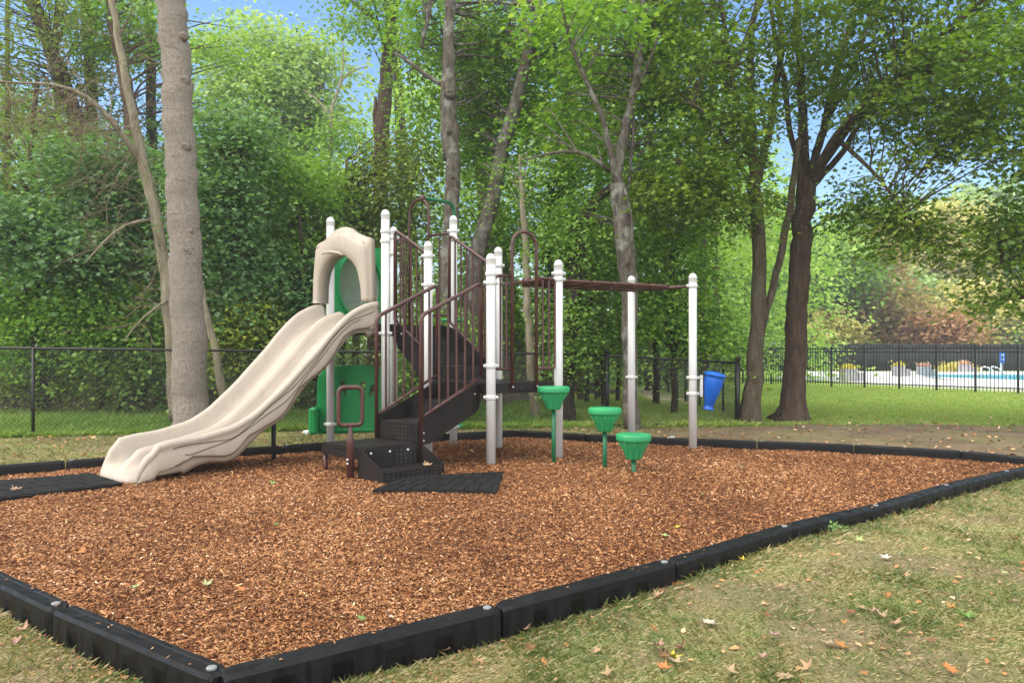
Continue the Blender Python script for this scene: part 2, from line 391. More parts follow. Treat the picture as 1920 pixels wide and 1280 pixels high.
XX, YY = np.meshgrid(gx, gy, indexing='ij')
ZZ = gz(XX, YY)+.035*(fbm(XX, YY, 2.2)-.5)
ib = inbed(XX, YY) & (beddist(XX, YY) > .05); ZZ = np.where(ib, -.24, ZZ)
def gridmesh(name, XX, YY, ZZ, mat, **attrs):
    nx, ny = XX.shape; V = np.stack([XX, YY, ZZ], -1).reshape(-1, 3)
    idx = np.arange(nx*ny).reshape(nx, ny); Fc = np.stack([idx[:-1, :-1], idx[1:, :-1], idx[1:, 1:], idx[:-1, 1:]], -1).reshape(-1, 4)
    me = bpy.data.meshes.new(name); me.vertices.add(len(V)); me.vertices.foreach_set('co', V.reshape(-1).astype(np.float32))
    me.loops.add(Fc.size); me.loops.foreach_set('vertex_index', Fc.reshape(-1).astype(np.int32)); me.polygons.add(len(Fc))
    me.polygons.foreach_set('loop_start', (np.arange(len(Fc))*4).astype(np.int32)); me.polygons.foreach_set('loop_total', np.full(len(Fc), 4, np.int32))
    me.polygons.foreach_set('use_smooth', np.ones(len(Fc), bool)); me.update(calc_edges=True)
    for k, v in attrs.items():
        a = me.attributes.new(k, 'FLOAT', 'POINT'); a.data.foreach_set('value', v.reshape(-1).astype(np.float32))
    me.materials.append(M[mat]); o = bpy.data.objects.new(name, me); C.objects.link(o); return o
lu, so, li = zones(XX, YY)
tag(gridmesh('ground', XX, YY, ZZ, 'ground', lush=lu, soil=so, litter=li), kind='structure')
# mulch bed
mb = MB(); P = [(p[0], p[1]) for p in bed]; cx, cy = .0, 7.5
def mz(x, y):   # mulch surface
    d = beddist(x, y)
    return -.045*(1-smooth(.1, .9, d))+.05*(fbm(x+9, y, .7)-.5)+.02*(fbm(x, y, 3)-.5)
mx = np.arange(-6.4, 6.4, .05); my = np.arange(2.6, 11.5, .05); MX, MY = np.meshgrid(mx, my, indexing='ij')
MZ = np.where(inbed(MX, MY) & (beddist(MX, MY) > .005), mz(MX, MY), -.3)
o = gridmesh('mulch_bed', MX, MY, MZ, 'mulch'); tag(o, kind='structure')
# loose chips
def frame(az, pitch, roll):
    d = np.stack([np.cos(az)*np.cos(pitch), np.sin(az)*np.cos(pitch), np.sin(pitch)], -1)
    s0 = np.stack([-np.sin(az), np.cos(az), np.zeros_like(az)], -1); n0 = np.cross(d, s0)
    s = s0*np.cos(roll)[:, None]+n0*np.sin(roll)[:, None]; n = np.cross(d, s); return d, s, n
def polys(P, az, pitch, roll, L, Wd, shape):
    d, s, n = frame(az, pitch, roll); shape = np.array(shape, float)
    return (P[:, None]+d[:, None]*(shape[None, :, 0, None]*L[:, None, None])+s[:, None]*(shape[None, :, 1, None]*Wd[:, None, None])+n[:, None]*(shape[None, :, 2, None]*L[:, None, None]))
N = 560000; y = 2.7+8.7*rng.random(N)**1.6; x = (rng.random(N)-.5)*2*(y*.72+.6)
k = inbed(x, y) & (beddist(x, y) > .07); x, y = x[k], y[k]
keep = rng.random(len(x)) < np.clip(1.15*(4.2/y)**.5, .3, 1); x, y = x[keep], y[keep]; n = len(x)
sc = (y/4)**.35; big = rng.random(n) < .035
L = (.009+.015*rng.random(n)+big*.028)*sc; Wd = (.0035+.0075*rng.random(n)**1.5)*sc*(1+big*.2)
P = np.stack([x, y, mz(x, y)+.004+.012*rng.random(n)], -1)
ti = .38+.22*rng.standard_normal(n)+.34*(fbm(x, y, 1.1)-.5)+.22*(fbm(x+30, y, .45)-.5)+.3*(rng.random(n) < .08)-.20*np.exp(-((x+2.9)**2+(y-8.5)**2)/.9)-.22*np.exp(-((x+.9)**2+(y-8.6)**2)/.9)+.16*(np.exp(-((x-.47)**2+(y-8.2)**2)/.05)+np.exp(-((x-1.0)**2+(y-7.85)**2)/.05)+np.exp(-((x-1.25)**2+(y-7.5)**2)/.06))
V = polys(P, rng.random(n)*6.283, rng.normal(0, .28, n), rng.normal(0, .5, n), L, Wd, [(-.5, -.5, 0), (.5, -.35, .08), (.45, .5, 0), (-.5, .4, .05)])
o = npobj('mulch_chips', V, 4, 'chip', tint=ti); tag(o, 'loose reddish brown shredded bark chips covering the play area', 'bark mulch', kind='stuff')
m = 2600; ii = rng.integers(0, len(near)-1, m); tq = rng.random(m)[:, None]; NA = np.array(near); base_ = NA[ii]*(1-tq)+NA[ii+1]*tq; dd_ = NA[ii+1]-NA[ii]; dd_ /= np.linalg.norm(dd_, axis=1)[:, None]
offn = np.where(rng.random(m) < .55, rng.uniform(-.05, .05, m), -.06-np.abs(rng.normal(0, .12, m))); nn_ = np.stack([-dd_[:, 1], dd_[:, 0]], -1); base_ = base_+nn_*offn[:, None]
zz_ = np.where(np.abs(offn) < .055, .068, gz(base_[:, 0], base_[:, 1])+.02); keep = (np.abs(offn) > .055) | (rng.random(m) < .10); base_, zz_ = base_[keep], zz_[keep]; m = len(zz_)
V2 = polys(np.stack([base_[:, 0], base_[:, 1], zz_], -1), rng.random(m)*6.283, rng.normal(0, .12, m), rng.normal(0, .2, m), .008+.018*rng.random(m), .003+.006*rng.random(m), [(-.5, -.5, 0), (.5, -.35, .05), (.45, .5, 0), (-.5, .4, .03)])
o = npobj('spilled_chips', V2, 4, 'chip', tint=.3+.5*rng.random(m)); tag(o, 'stray bark chips spilled on and beside the border timbers', 'bark mulch', kind='stuff')
# ------------------------------------------------------------ border timbers
def timber(L):
    """one section along +x, from its stake end"""
    mb = MB(); st = [0, .018, .05, .10]; pock = []; q = .17
    while q < L-.2:
        pock.append((q, q+.10)); q += .235
    xs = set([0, .015, .045, .09, L-.09, L-.045, L-.015, L])
    for a, b in pock: xs |= {a, a+.012, b-.012, b}
    xs = sorted(xs); ring = []
    for xx in xs:
        e = min(xx, L-xx); w = .056*(1-.35*max(0, 1-e/.05)**2); top = BT-.012*max(0, 1-e/.03)**2; ins = 0
        for a, b in pock:
            if a+.011 <= xx <= b-.011: ins = .017
        ring.append([(-w, -.2), (-w, -.055), (-w, -.035), (-w, .01), (-w+.002, top-.016), (-w+.014, top), (-.022, top-.0015), (-.018, top-.006), (.018, top-.006), (.022, top-.0015), (w-.014, top), (w-.002, top-.016), (w, .01), (w, -.035), (w, -.2)])
        if ins:
            ring[-1][0] = (-w+ins, -.2); ring[-1][1] = (-w+ins, -.055); ring[-1][2] = (-w+ins*.6, -.038)
            ring[-1][14] = (w-ins, -.2)
    n = len(ring[0]); V = [(xx, y_, z_) for xx, r_ in zip(xs, ring) for y_, z_ in r_]
    f = [(i*n+k_, (i+1)*n+k_, (i+1)*n+(k_+1) % n, i*n+(k_+1) % n) for i in range(len(xs)-1) for k_ in range(n)]
    f += [tuple(range(n)), tuple(reversed(range((len(xs)-1)*n, len(xs)*n)))]
    mb.add(V, [tuple(reversed(q_)) for q_ in f], True); return mb
def cap_mb():
    mb = MB(); mb.lathe([(.001, .006), (.012, .0035), (.018, .003), (.020, 0), (.020, -.008)][::-1], (0, 0, 0), 18); return mb
ordn = ['first', 'second', 'third', 'fourth', 'fifth', 'sixth', 'seventh', 'eighth', 'ninth', 'tenth', 'eleventh', 'twelfth', 'thirteenth', 'fourteenth', 'fifteenth']
capmesh = None
def put_timber(a, b, label, flip=False):
    global capmesh
    a = np.array(a); b = np.array(b); 
    if flip: a, b = b, a
    L = np.linalg.norm(b-a); rz = math.atan2(b[1]-a[1], b[0]-a[0])
    r = empty('border_timber', (a[0], a[1], 0), label, 'border timber', 'black plastic border timbers round the mulch', rz)
    obj('timber_body', timber(L-.012), 'border', r, local=True)
    c = obj('stake_cap', cap_mb(), 'stake', r, local=True); c.location = (L-.065, 0, BT+.002)
    return r
left = near[:6]; right = near[5:]
for i in range(len(left)-1):     # counted from the near corner
    j = len(left)-2-i
    nm = 'wet black border timber running left from the near corner of the mulch' if i == 0 else f'black border timber, {ordn[i]} one leftward from the near corner'
    put_timber(left[j], left[j+1], nm)
for i in range(len(right)-1):
    nm = 'wet black border timber running right from the near corner of the mulch' if i == 0 else f'black border timber, {ordn[i]} one rightward from the near corner along the lawn'
    put_timber(right[i], right[i+1], nm)
for i in range(len(far)-1):
    put_timber(far[i], far[i+1], f'black border timber on the far side of the mulch, {ordn[i]} from the right end')
# ------------------------------------------------------------ rubber wear mats
def mat_thing(corners, label, wavy=0):
    c = [np.array(q, float) for q in corners]; ctr = sum(c)/4
    r = empty('rubber_mat', (ctr[0], ctr[1], 0), label, 'rubber mat', 'rubber wear mats on the mulch')
    def p(u, v, z): 
        q = (c[0]*(1-u)+c[1]*u)*(1-v)+(c[3]*(1-u)+c[2]*u)*v; return (q[0], q[1], z+wavy*(math.sin(u*5+1)*.5+.5)*.5+float(mz(q[0], q[1]))*0)
    mb = MB(); nu, nv = 24, 8
    def slab(u0, u1, v0, v1, z0, z1, nu=1, nv=1):
        for i in range(nu):
            for j in range(nv):
                a, b = u0+(u1-u0)*i/nu, u0+(u1-u0)*(i+1)/nu; d, e = v0+(v1-v0)*j/nv, v0+(v1-v0)*(j+1)/nv
                mb.hexa([p(a, d, z0), p(b, d, z0), p(b, e, z0), p(a, e, z0), p(a, d, z1), p(b, d, z1), p(b, e, z1), p(a, e, z1)])
    slab(0, 1, 0, 1, .0, .030, 10, 1); obj('mat_base', mb, 'mat', r, smooth_=False)
    mb = MB()                     # raised tread bars between the slots
    nb = 9
    for i in range(nb):
        for j in range(3):
            u0 = (i+.05)/nb+.0; u1 = (i+.93)/nb; v0 = .04+j*.32; sh = .04*(j-1)
            slab(max(0.01, u0+sh), min(.99, u1+sh), v0, v0+.305, .031, .036)
    obj('tread', mb, 'mat', r, smooth_=False); return r
def onz(px, py, z=0.):
    Y = F*(HC-z)/(py-660); return ((px-960)/F*Y, Y)
mat_thing([onz(698, 925), onz(931, 929), onz(944, 889), onz(757, 899)], 'black grooved rubber mat at the foot of the black steps')
mat_thing([onz(-260, 975), onz(230, 912), onz(172, 893), onz(-250, 925)], 'black grooved rubber mat at the foot of the slide', .03)
# ------------------------------------------------------------ fences
def chain_run(nodes, label, group='black chain-link fences round the playground', posts=None, thick=(), sp=.055, wr=.0024):
    """nodes: (x, y, zbottom, ztop)"""
    nodes = [np.array(q, float) for q in nodes]; n0 = nodes[0]
    r = empty('chain_link_fence', (n0[0], n0[1], n0[2]), label, 'fence', group)
    mb = MB(); mb.tube([(q[0], q[1], q[3]) for q in nodes], .02, 8); obj('top_rail', mb, 'fence', r)
    mb = MB(); mb.tube([(q[0], q[1], q[2]+.05) for q in nodes], .011, 6); obj('bottom_rail', mb, 'fence', r)
    for i, q in enumerate(nodes):
        if posts is not None and i not in posts: continue
        rad = .042 if i in thick else .024; mb = MB(); e = .07 if i in thick else .0
        mb.tube([(q[0], q[1]+.001, q[2]-.2), (q[0], q[1]+.001, q[3]+e)], rad, 10)
        p = obj('post', mb, 'fence', r)
        if i in thick:
            m2 = MB(); m2.lathe([(rad+.005, -.02), (rad+.005, .012), (rad*.7, .03), (.002, .042)], (q[0], q[1]+.001, q[3]+e), 12); obj('post_cap', m2, 'fence', p)
    mb = MB()
    seg = [np.linalg.norm(b[:2]-a[:2]) for a, b in zip(nodes, nodes[1:])]; cum = np.concatenate([[0], np.cumsum(seg)]); T = cum[-1]
    arr = np.array(nodes)
    def at(sv, v):
        x_ = np.interp(sv, cum, arr[:, 0]); y_ = np.interp(sv, cum, arr[:, 1]); zb = np.interp(sv, cum, arr[:, 2])+.05; zt = np.interp(sv, cum, arr[:, 3]); return np.array([x_, y_, zb+(zt-zb)*v])
    h = float(np.mean(arr[:, 3]-arr[:, 2]))
    for sgn in (1, -1):
        s0 = -h
        while s0 < T+h:
            a, b = s0, s0+sgn*h; va, vb = 0., 1.
            if min(a, b) > T or max(a, b) < 0: s0 += sp*1.35; continue
            lo, hi = 0., 1.
            if a < 0: lo = -a/(b-a)
            if b < 0: hi = -a/(b-a)
            if a > T: lo = max(lo, (T-a)/(b-a))
            if b > T: hi = min(hi, (T-a)/(b-a))
            if hi-lo > .02:
                pts = [at(a+(b-a)*t, t) for t in (lo, (lo+hi)/2, hi)]
                pts = [p_+np.array([0, .004*sgn, 0]) for p_ in pts]; mb.tube(pts, wr, 3, cap=False)
            s0 += sp*1.35
    obj('wire_mesh', mb, 'wire', r); return r
def fn(px, yb, yt, g=-.05):
    Y = F*(HC-g)/(yb-660); return ((px-960)/F*Y, Y, g, HC-(yt-660)/F*Y)
chain_run([(-12.2, 10.3, -.05, 1.32), fn(-160, 826, 650), fn(62, 821, 653), fn(352, 815, 656), fn(722, 806, 660), fn(925, 802, 661), fn(1138, 799, 666)], 'long black chain-link fence behind the slide and steps', thick=(6,))
chain_run([(1.66, 12.62, -.05, 1.19), fn(1383, 796, 680)], 'short black chain-link fence between the monkey bars and the tree', posts=(1,), thick=(1,))
a = np.array(fn(1383, 796, 681)); b = np.array(fn(1228, 725, 671)); nodes = [a+np.array([0, .05, 0, 0])]
b[1] = 27.6; b[0] = (1228-960)/F*27.6; b[2] = -.05; b[3] = 1.03; a2 = np.array([a[0], a[1], -.05, a[3]])
ts = []
for px in (1356, 1327, 1312, 1286, 1266, 1253, 1239, 1228):
    k = (px-960)/F; dx, dy = b[0]-a2[0], b[1]-a2[1]; t_ = (k*a2[1]-a2[0])/(dx-k*dy); ts.append(t_)
nodes = [a2+np.array([.0, .09, 0, 0])]+[a2+(b-a2)*t_ for t_ in ts]
chain_run(nodes, 'black chain-link fence leading away behind the blue drum', thick=(4,), sp=.08)
chain_run([(b[0]-.1, b[1]+.1, -.05, 1.05), (1.2, 29.5, -.05, 1.1)], 'far black chain-link fence at the end of the dirt path', posts=(1,), sp=.12, wr=.004)
# iron fence
def iron_fence():
    pxs = [1313, 1350, 1393, 1446, 1500, 1559, 1621, 1686, 1756, 1829, 1909, 1999]
    A = np.array([8.45, 32.9]); B = np.array([16.0, 23.4]); d = B-A
    r = empty('iron_fence', (A[0], A[1], -.06), 'black iron picket fence in front of the swimming pool', 'fence')
    T = []
    for px in pxs:
        k = (px-960)/F; T.append((k*A[1]-A[0])/(d[0]-k*d[1]))
    P = [A+d*t_ for t_ in T]; ang = math.atan2(d[1], d[0]); H = 1.46
    for i, p in enumerate(P):
        mb = MB(); mb.box((p[0], p[1], H/2-.1), (.062, .062, H+.16), ang); q = obj('post', mb, 'fence', r); m2 = MB(); m2.box((p[0], p[1], H-.0), (.078, .078, .03), ang); obj('post_cap', m2, 'fence', q)
    for i in range(len(P)-1):
        a, b = P[i], P[i+1]; L = np.linalg.norm(b-a); mb = MB(); m = (a+b)/2
        for z in (.1, 1.25, 1.38): mb.box((m[0], m[1], z), (L-.066, .035, .035), ang)
        n = int(L/.105)
        for k in range(1, n):
            q = a+(b-a)*k/n; mb.box((q[0], q[1], .71), (.022, .018, 1.46), ang)
        obj('picket_panel', mb, 'fence', r, smooth_=False)
    return r
iron_fence()
# side return of the iron fence going away from its left end
r = empty('iron_fence', (8.4, 33.05, -.06), 'black iron picket fence turning away from the left end of the pool fence', 'fence')
mb = MB(); A = np.array([8.4, 33.05]); B = np.array([9.6, 49.0]); d = B-A; ang = math.atan2(d[1], d[0]); L = np.linalg.norm(d); m = (A+B)/2
for z in (.1, 1.25, 1.38): mb.box((m[0], m[1], z), (L, .035, .035), ang)
for k in range(1, 120): q = A+d*k/120; mb.box((q[0], q[1], .71), (.022, .018, 1.46), ang)
obj('picket_panel', mb, 'fence', r, smooth_=False)
for k in range(1, 8):
    q = A+d*k/7; mb = MB(); mb.box((q[0], q[1], .68), (.062, .062, 1.6), ang); obj('post', mb, 'fence', r)
# privacy screen fence behind the pool
r = empty('screen_fence', (9.6, 52, -.06), 'tall dark fence covered with screen cloth behind the pool', 'fence'); mb = MB()
xs = np.arange(9.6, 52, .5); V = []; 
for x_ in xs: w = .03*math.sin(x_*2.1); V += [(x_, 52+w, -.06), (x_, 52+w, 1.75)]+[(x_, 52.05+w, 1.75), (x_, 52.05+w, -.06)]
mb.add(V, [(i*4+k, i*4+4+k, i*4+4+(k+1) % 4, i*4+(k+1) % 4) for i in range(len(xs)-1) for k in range(4)]); obj('screen_cloth', mb, 'screen', r)
mb = MB(); mb.tube([(9.6, 51.93, 1.78), (52, 51.93, 1.78)], .035, 6); obj('top_rail', mb, 'fence', r)
for x_ in np.arange(9.6, 52, 3.0): mb = MB(); mb.tube([(x_, 51.93, -.1), (x_, 51.93, 1.8)], .04, 6); obj('post', mb, 'fence', r)
# ------------------------------------------------------------ pool area
def sheet(name, pts, z0, z1, mat):
    mb = MB(); mb.quadslab(pts, z0, z1); return tag(obj(name, mb, mat, smooth_=False), kind='structure')
sheet('pool_deck', [(13.0, 34.6), (15.0, 28.5), (17.5, 23.6), (40, 23.6), (44, 47), (17.5, 47), (13.1, 36.6)], -.12, .02, 'concrete')
sheet('pool_water', [(19.0, 31.0), (20.6, 27.0), (36, 27.0), (38, 40), (23.0, 40.5), (20.6, 38.0)], -.1, .026, 'water')
mb = MB(); rim = [(19.0, 31.0), (20.6, 27.0), (36, 27.0), (38, 40), (23.0, 40.5), (20.6, 38.0)]
mb.tube([(p[0], p[1], .028) for p in rim], .14, 4, closed=True); tag(obj('pool_coping', mb, 'concrete', smooth_=False), kind='structure')
mb = MB(); pp = [(.9, 12.9), (1.6, 15), (2.6, 18), (4.0, 23), (4.9, 27.5), (5.4, 27.5), (5.2, 23), (4.3, 18), (3.3, 15.5), (2.4, 13.5)]
pa = [W(1215, 772, 1), W(1300, 772, 1)]
tag(obj('dirt_path', MB().quadslab([(3.35, 16.6), (4.05, 16.9), (4.9, 20), (5.1, 24.5), (4.9, 27.0), (4.35, 26.5), (3.9, 23), (3.5, 19.8)], -.3, -.058), 'path', smooth_=False), kind='structure')
def planter(px, yb, Y, w, h, label, flower, fc, low=True):
    X = (px-960)/F*Y; z = .02; r = empty('planter', (X, Y, z), label, 'planter', 'concrete planters round the pool')
    mb = MB(); mb.box((X-w*.12, Y, z+h/2), (w*.76, w*.6, h), .1, bev=.02)
    for k in range(3): mb.box((X-w*.36+k*w*.24, Y-w*.305, z+h/2), (w*.16, .02, h*.94), .1)
    obj('planter_box', mb, 'planter', r, smooth_=False)
    if low: mb = MB(); mb.box((X+w*.42, Y-.1, z+h*.34), (w*.3, w*.45, h*.68), .1, bev=.02); obj('step_block', mb, 'planter', r, smooth_=False)
    n = 150; g = rng.standard_normal((n, 3))*np.array([w*.22, w*.17, .06])+np.array([X-w*.12, Y, z+h+.06])
    V = polys(g, rng.random(n)*6.3, rng.normal(.3, .5, n), rng.normal(0, .7, n), np.full(n, .11), np.full(n, .08), [(0, 0, 0), (.5, .5, .05), (1, 0, 0), (.5, -.5, .05)])
    npobj('flowers', V, 4, fc, r, tint=rng.random(n)*.6+.4)
M['fl_yellow'] = leafmat('yellow_flowers', (.16, .2, .04), (.36, .33, .05), (.5, .42, .08)); M['fl_pink'] = leafmat('pink_and_yellow_flowers', (.3, .3, .08), (.4, .22, .2), (.45, .3, .3))
planter(1595, 718, 31.5, .80, .52, 'grey concrete planter of yellow flowers, the largest and leftmost by the pool', 1, 'fl_yellow')
planter(1688, 706, 38, .72, .52, 'grey concrete planter with a few yellow flowers, second from the left', 1, 'fl_yellow')
planter(1735, 705, 38.5, .72, .48, 'grey concrete planter of pink flowers beside the yellow shrub', 1, 'fl_pink')
planter(1812, 700, 43, .80, .50, 'grey concrete planter in front of the yellow shrub', 1, 'fl_pink')
X = (1878-960)/F*40; r = empty('sign_post', (X, 40, .02), 'small blue sign on a white post beside the pool', 'sign')
mb = MB(); mb.box((X, 40, .55), (.11, .06, 1.06)); obj('post', mb, 'signw', r, smooth_=False)
mb = MB(); mb.box((X, 39.95, .98), (.27, .04, .62)); s_ = obj('sign_board', mb, 'sign', r, smooth_=False)
mb = MB(); mb.box((X, 39.925, 1.1), (.12, .01, .12)); mb.box((X, 39.925, .9), (.16, .01, .03)); mb.box((X, 39.925, .83), (.16, .01, .03)); obj('sign_mark', mb, 'signw', s_, smooth_=False)
X = (1852-960)/F*34; r = empty('pool_ladder', (X, 34, .03), 'white curved pool ladder handrails at the edge of the water', 'pool ladder')
for q in (0, .5):
    mb = MB(); mb.tube(rnd_path([(X-.3+q, 34+q*.3, 0), (X-.3+q, 34+q*.3, .62), (X+.1+q, 33.9+q*.3, .5), (X+.45+q, 33.8+q*.3, -.05)], .25), .035, 8); obj('handrail', mb, 'signw', r)
# ------------------------------------------------------------ play structure
PA, PK, PB, PD = (-1.565, 9.1), (-2.43, 9.85), (-1.735, 10.8), (-.80, 10.05)
PC, PE, PG, PF = (-1.03, 9.05), (-.235, 8.2), (.55, 8.72), (-.18, 9.65)
PH, PI = (1.72, 10.6), (2.38, 9.69)
play = empty('play_structure', (-.8, 9.0, 0), 'beige slide, black steps, brown rails and monkey bars on white posts', 'play structure')
def clamp(parent, p, z, dirs=(0,), mat='white'):
    mb = MB(); mb.lathe([(.053, -.027), (.059, -.025), (.063, -.015), (.064, 0), (.063, .015), (.059, .025), (.053, .027)], (p[0], p[1], z), 18)
    for a in dirs:
        c, s = math.cos(a), math.sin(a); mb.tube([(p[0]+c*.055, p[1]+s*.055, z), (p[0]+c*.082, p[1]+s*.082, z)], .021, 10)
        mb.lathe([(.012, 0), (.012, .008), (.004, .011)], (p[0]+c*.072, p[1]+s*.072-.02, z), 8, axis=(s*.3, -1, 0))
    return obj('clamp', mb, mat, parent)
def post(p, ztop, clamps=(), mat='white', zb=-.15, sleeve=0):
    mb = MB(); r = .0525; mb.tube([(p[0], p[1], zb), (p[0], p[1], ztop-.055)], r, 20, cap=True); o = obj('post', mb, mat, play)
    mb = MB(); mb.lathe([(r+.001, -.07), (r+.002, -.068), (r+.002, -.014), (r+.004, -.012), (r+.004, -.003), (r, -.001), (r*.97, .012), (r*.87, .027), (r*.68, .041), (r*.42, .050), (r*.15, .0545), (.001, .055)], (p[0], p[1], ztop-.055), 20); obj('post_cap', mb, mat, o)
    for z, dirs in clamps: clamp(o, p, z, dirs, mat)
    if sleeve: mb = MB(); mb.tube([(p[0], p[1], -.1), (p[0], p[1], sleeve)], r*.93+.004, 16); obj('post_sleeve', mb, 'groove', o)
    return o
def zpx(y, p): return HC-(y-660)/F*p[1]
def zat(y, Y): return HC-(y-660)/F*Y
dirto = lambda a, b: math.atan2(b[1]-a[1], b[0]-a[0])
post(PA, zpx(393, PA), [(zpx(434, PA), (dirto(PA, PD),)), (zpx(452, PA), (dirto(PA, PK),)), (zpx(625, PA), (0, math.pi))])
post(PK, zpx(407, PK), [(zpx(462, PK), (math.pi,)), (.72*0+zpx(795, PK), (0, math.pi))], 'white')
post(PB, zpx(425, PB), [(zpx(446, PB), (0, 3.6)), (zpx(476, PB), (0, 3.6))])
post(PD, zpx(404, PD), [(zpx(433, PD), (math.pi, 0)), (zpx(449, PD), (-.8,)), (zpx(800, PD), (0,))], sleeve=.06)
post(PC, zpx(452, PC), [(zpx(480, PC), (0, math.pi)), (zpx(534, PC), (-.3, math.pi))], 'white')
post(PE, zpx(475, PE), [(zpx(513, PE), (.3,)), (zpx(530, PE), (math.pi, .3)), (zpx(686, PE), (0, math.pi)), (zpx(745, PE), (0, math.pi))])
post(PF, zpx(463, PF), [(zpx(498, PF), (0,)), (zpx(517, PF), (0,))])
post(PG, zpx(487, PG), [(zpx(513, PG), (math.pi, 0)), (zpx(524, PG), (0, math.pi))])
post(PH, zpx(517, PH), [(zpx(540, PH), (-.9,)), (zpx(707, PH), (0, math.pi))])
po_i = post(PI, zpx(512, PI), [(zpx(536, PI), (math.pi,)), (zpx(708, PI), (0, math.pi)), (zpx(738, PI), (0, math.pi))])
# decks
def deck(pts, z, label=None):
    c = np.mean(np.array(pts), 0); q = [tuple(c+(np.array(p)-c)*.97) for p in pts]
    mb = MB(); mb.quadslab(q, z-.02, z); o = obj('deck', mb, 'perf', play, smooth_=False)
    mb = MB()
    for a, b in zip(q, q[1:]+q[:1]):
        a = np.array(a); b = np.array(b); n = np.array([b[1]-a[1], a[0]-b[0]]); n /= np.linalg.norm(n)
        if n@((a+b)/2-c) < 0: n = -n
        i0 = a-n*.03; i1 = b-n*.03
        mb.hexa([(a[0], a[1], z-.115), (b[0], b[1], z-.115), (i1[0], i1[1], z-.115), (i0[0], i0[1], z-.115), (a[0], a[1], z-.022), (b[0], b[1], z-.022), (i1[0], i1[1], z-.022), (i0[0], i0[1], z-.022)])
    obj('deck_skirt', mb, 'black', o, smooth_=False)
    mb = MB()
    for a, b in zip(q, q[1:]+q[:1]):
        a = np.array(a); b = np.array(b); n = np.array([b[1]-a[1], a[0]-b[0]]); n /= np.linalg.norm(n)
        if n@((a+b)/2-c) < 0: n = -n
        for t_ in (.3, .45, .6, .72):
            m = a+(b-a)*t_+n*.002; mb.box((m[0], m[1], z-.07), (.05, .004, .016), math.atan2(b[1]-a[1], b[0]-a[0]))
    obj('deck_slot', mb, 'rubber', o, smooth_=False); return o
ZM, ZT = .9, 1.6
deck([PE, PG, PF, PC], ZM); deck([PA, PD, PB, PK], ZT)
# stair flights
def flight(L0, L1, R0, R1, z0, z1, nt, depth=.31, ext=0.0):
    L0, L1, R0, R1 = map(lambda q: np.array(q, float), (L0, L1, R0, R1)); h = (z1-z0)/(nt+1)
    mb = MB(); th = .012
    fl = obj('stair_flight', MB().hexa([(*(L0*.5+R0*.5), z0+.01), (*(L0*.5+R0*.5)+.01, z0+.01), (*(L0*.5+R0*.5)+.02, z0+.01), (*(L0*.5+R0*.5)-.01, z0+.01), (*(L0*.5+R0*.5), z0+.02), (*(L0*.5+R0*.5)+.01, z0+.02), (*(L0*.5+R0*.5)+.02, z0+.02), (*(L0*.5+R0*.5)-.01, z0+.02)]), 'black', play, smooth_=False) if False else None
    for i in range(nt+1):
        a, b = i/nt, (i+1)/nt; za = z0+i*h; zb = za+h; d = (L1-L0)/np.linalg.norm(L1-L0)*.012
        p, q = L0+(L1-L0)*a, R0+(R1-R0)*a
        if i == nt: p = p-d*1.2; q = q-d*1.2
        mb.hexa([(*p, za+.001), (*q, za+.001), (*(q+d), za+.001), (*(p+d), za+.001), (*p, zb), (*q, zb), (*(q+d), zb), (*(p+d), zb)])
        if i < nt:
            p2, q2 = L0+(L1-L0)*b, R0+(R1-R0)*b; p = p+d; q = q+d
            mb.hexa([(*p, zb-.03), (*q, zb-.03), (*q2, zb-.03), (*p2, zb-.03), (*p, zb-.001), (*q, zb-.001), (*q2, zb-.001), (*p2, zb-.001)])
    fl = obj('stair_flight', mb, 'perf', play, smooth_=False)
    for a, b, s in ((L0, L1, 1), (R0, R1, -1)):
        e = (b-a)/np.linalg.norm(b-a); n = np.array([-e[1], e[0]])*s; ux = np.array([e[0], e[1], 0]); nn = np.array([n[0], n[1], 0]); Ln = np.linalg.norm(b-a)
        zt0, zt1 = z0+h+.04, z1+.0
        poly = [(-.02, z0-.02), (.14, z0-.02), (Ln*.5, z0+(z1-z0)*.5-depth*.62), (Ln-.06, z1-depth-.02), (Ln-.015, z1-depth+.03), (Ln, z1-depth+.1), (Ln, z1-.005), (Ln-.1, zt1-.03), (.0, zt0), (-.02, zt0-.03)]
        poly = [(q_[0], q_[1]) for q_ in poly]
        m2 = MB(); o3 = (a[0]+n[0]*.01, a[1]+n[1]*.01, 0); m2.prism(poly, o3, ux, (0, 0, 1), nn, .012); st = obj('stringer', m2, 'black', fl, smooth_=False)
        for (x_, z_) in ((.06, z0+.02), (.06, z0+.1), (Ln-.08, z1-.12)):
            m3 = MB(); c = np.array(o3)+ux*x_+np.array([0, 0, z_])+nn*.008; m3.lathe([(.013, 0), (.012, .008), (.003, .012)], c, 8, axis=nn); obj('bolt', m3, 'steel', st)
    return fl
# transfer platform
TL, TN, TR, TB = (-2.02, 7.76), (-1.50, 7.24), (-.985, 7.72), (-1.50, 8.2)
pf = deck([TL, TN, TR, TB], .30)
pf.name = 'transfer_platform'
fl1L0, fl1L1, fl1R0, fl1R1 = (-1.485, 8.16), (-.885, 8.83), (-.985, 7.70), (-.375, 8.33)
flight(fl1L0, fl1L1, fl1R0, fl1R1, .30, ZM, 2)
fl2L0, fl2L1, fl2R0, fl2R1 = (-1.0, 9.12), (-1.46, 9.33), (-.30, 9.5), (-.87, 9.93)
flight(fl2L0, fl2L1, fl2R0, fl2R1, ZM, ZT, 3)
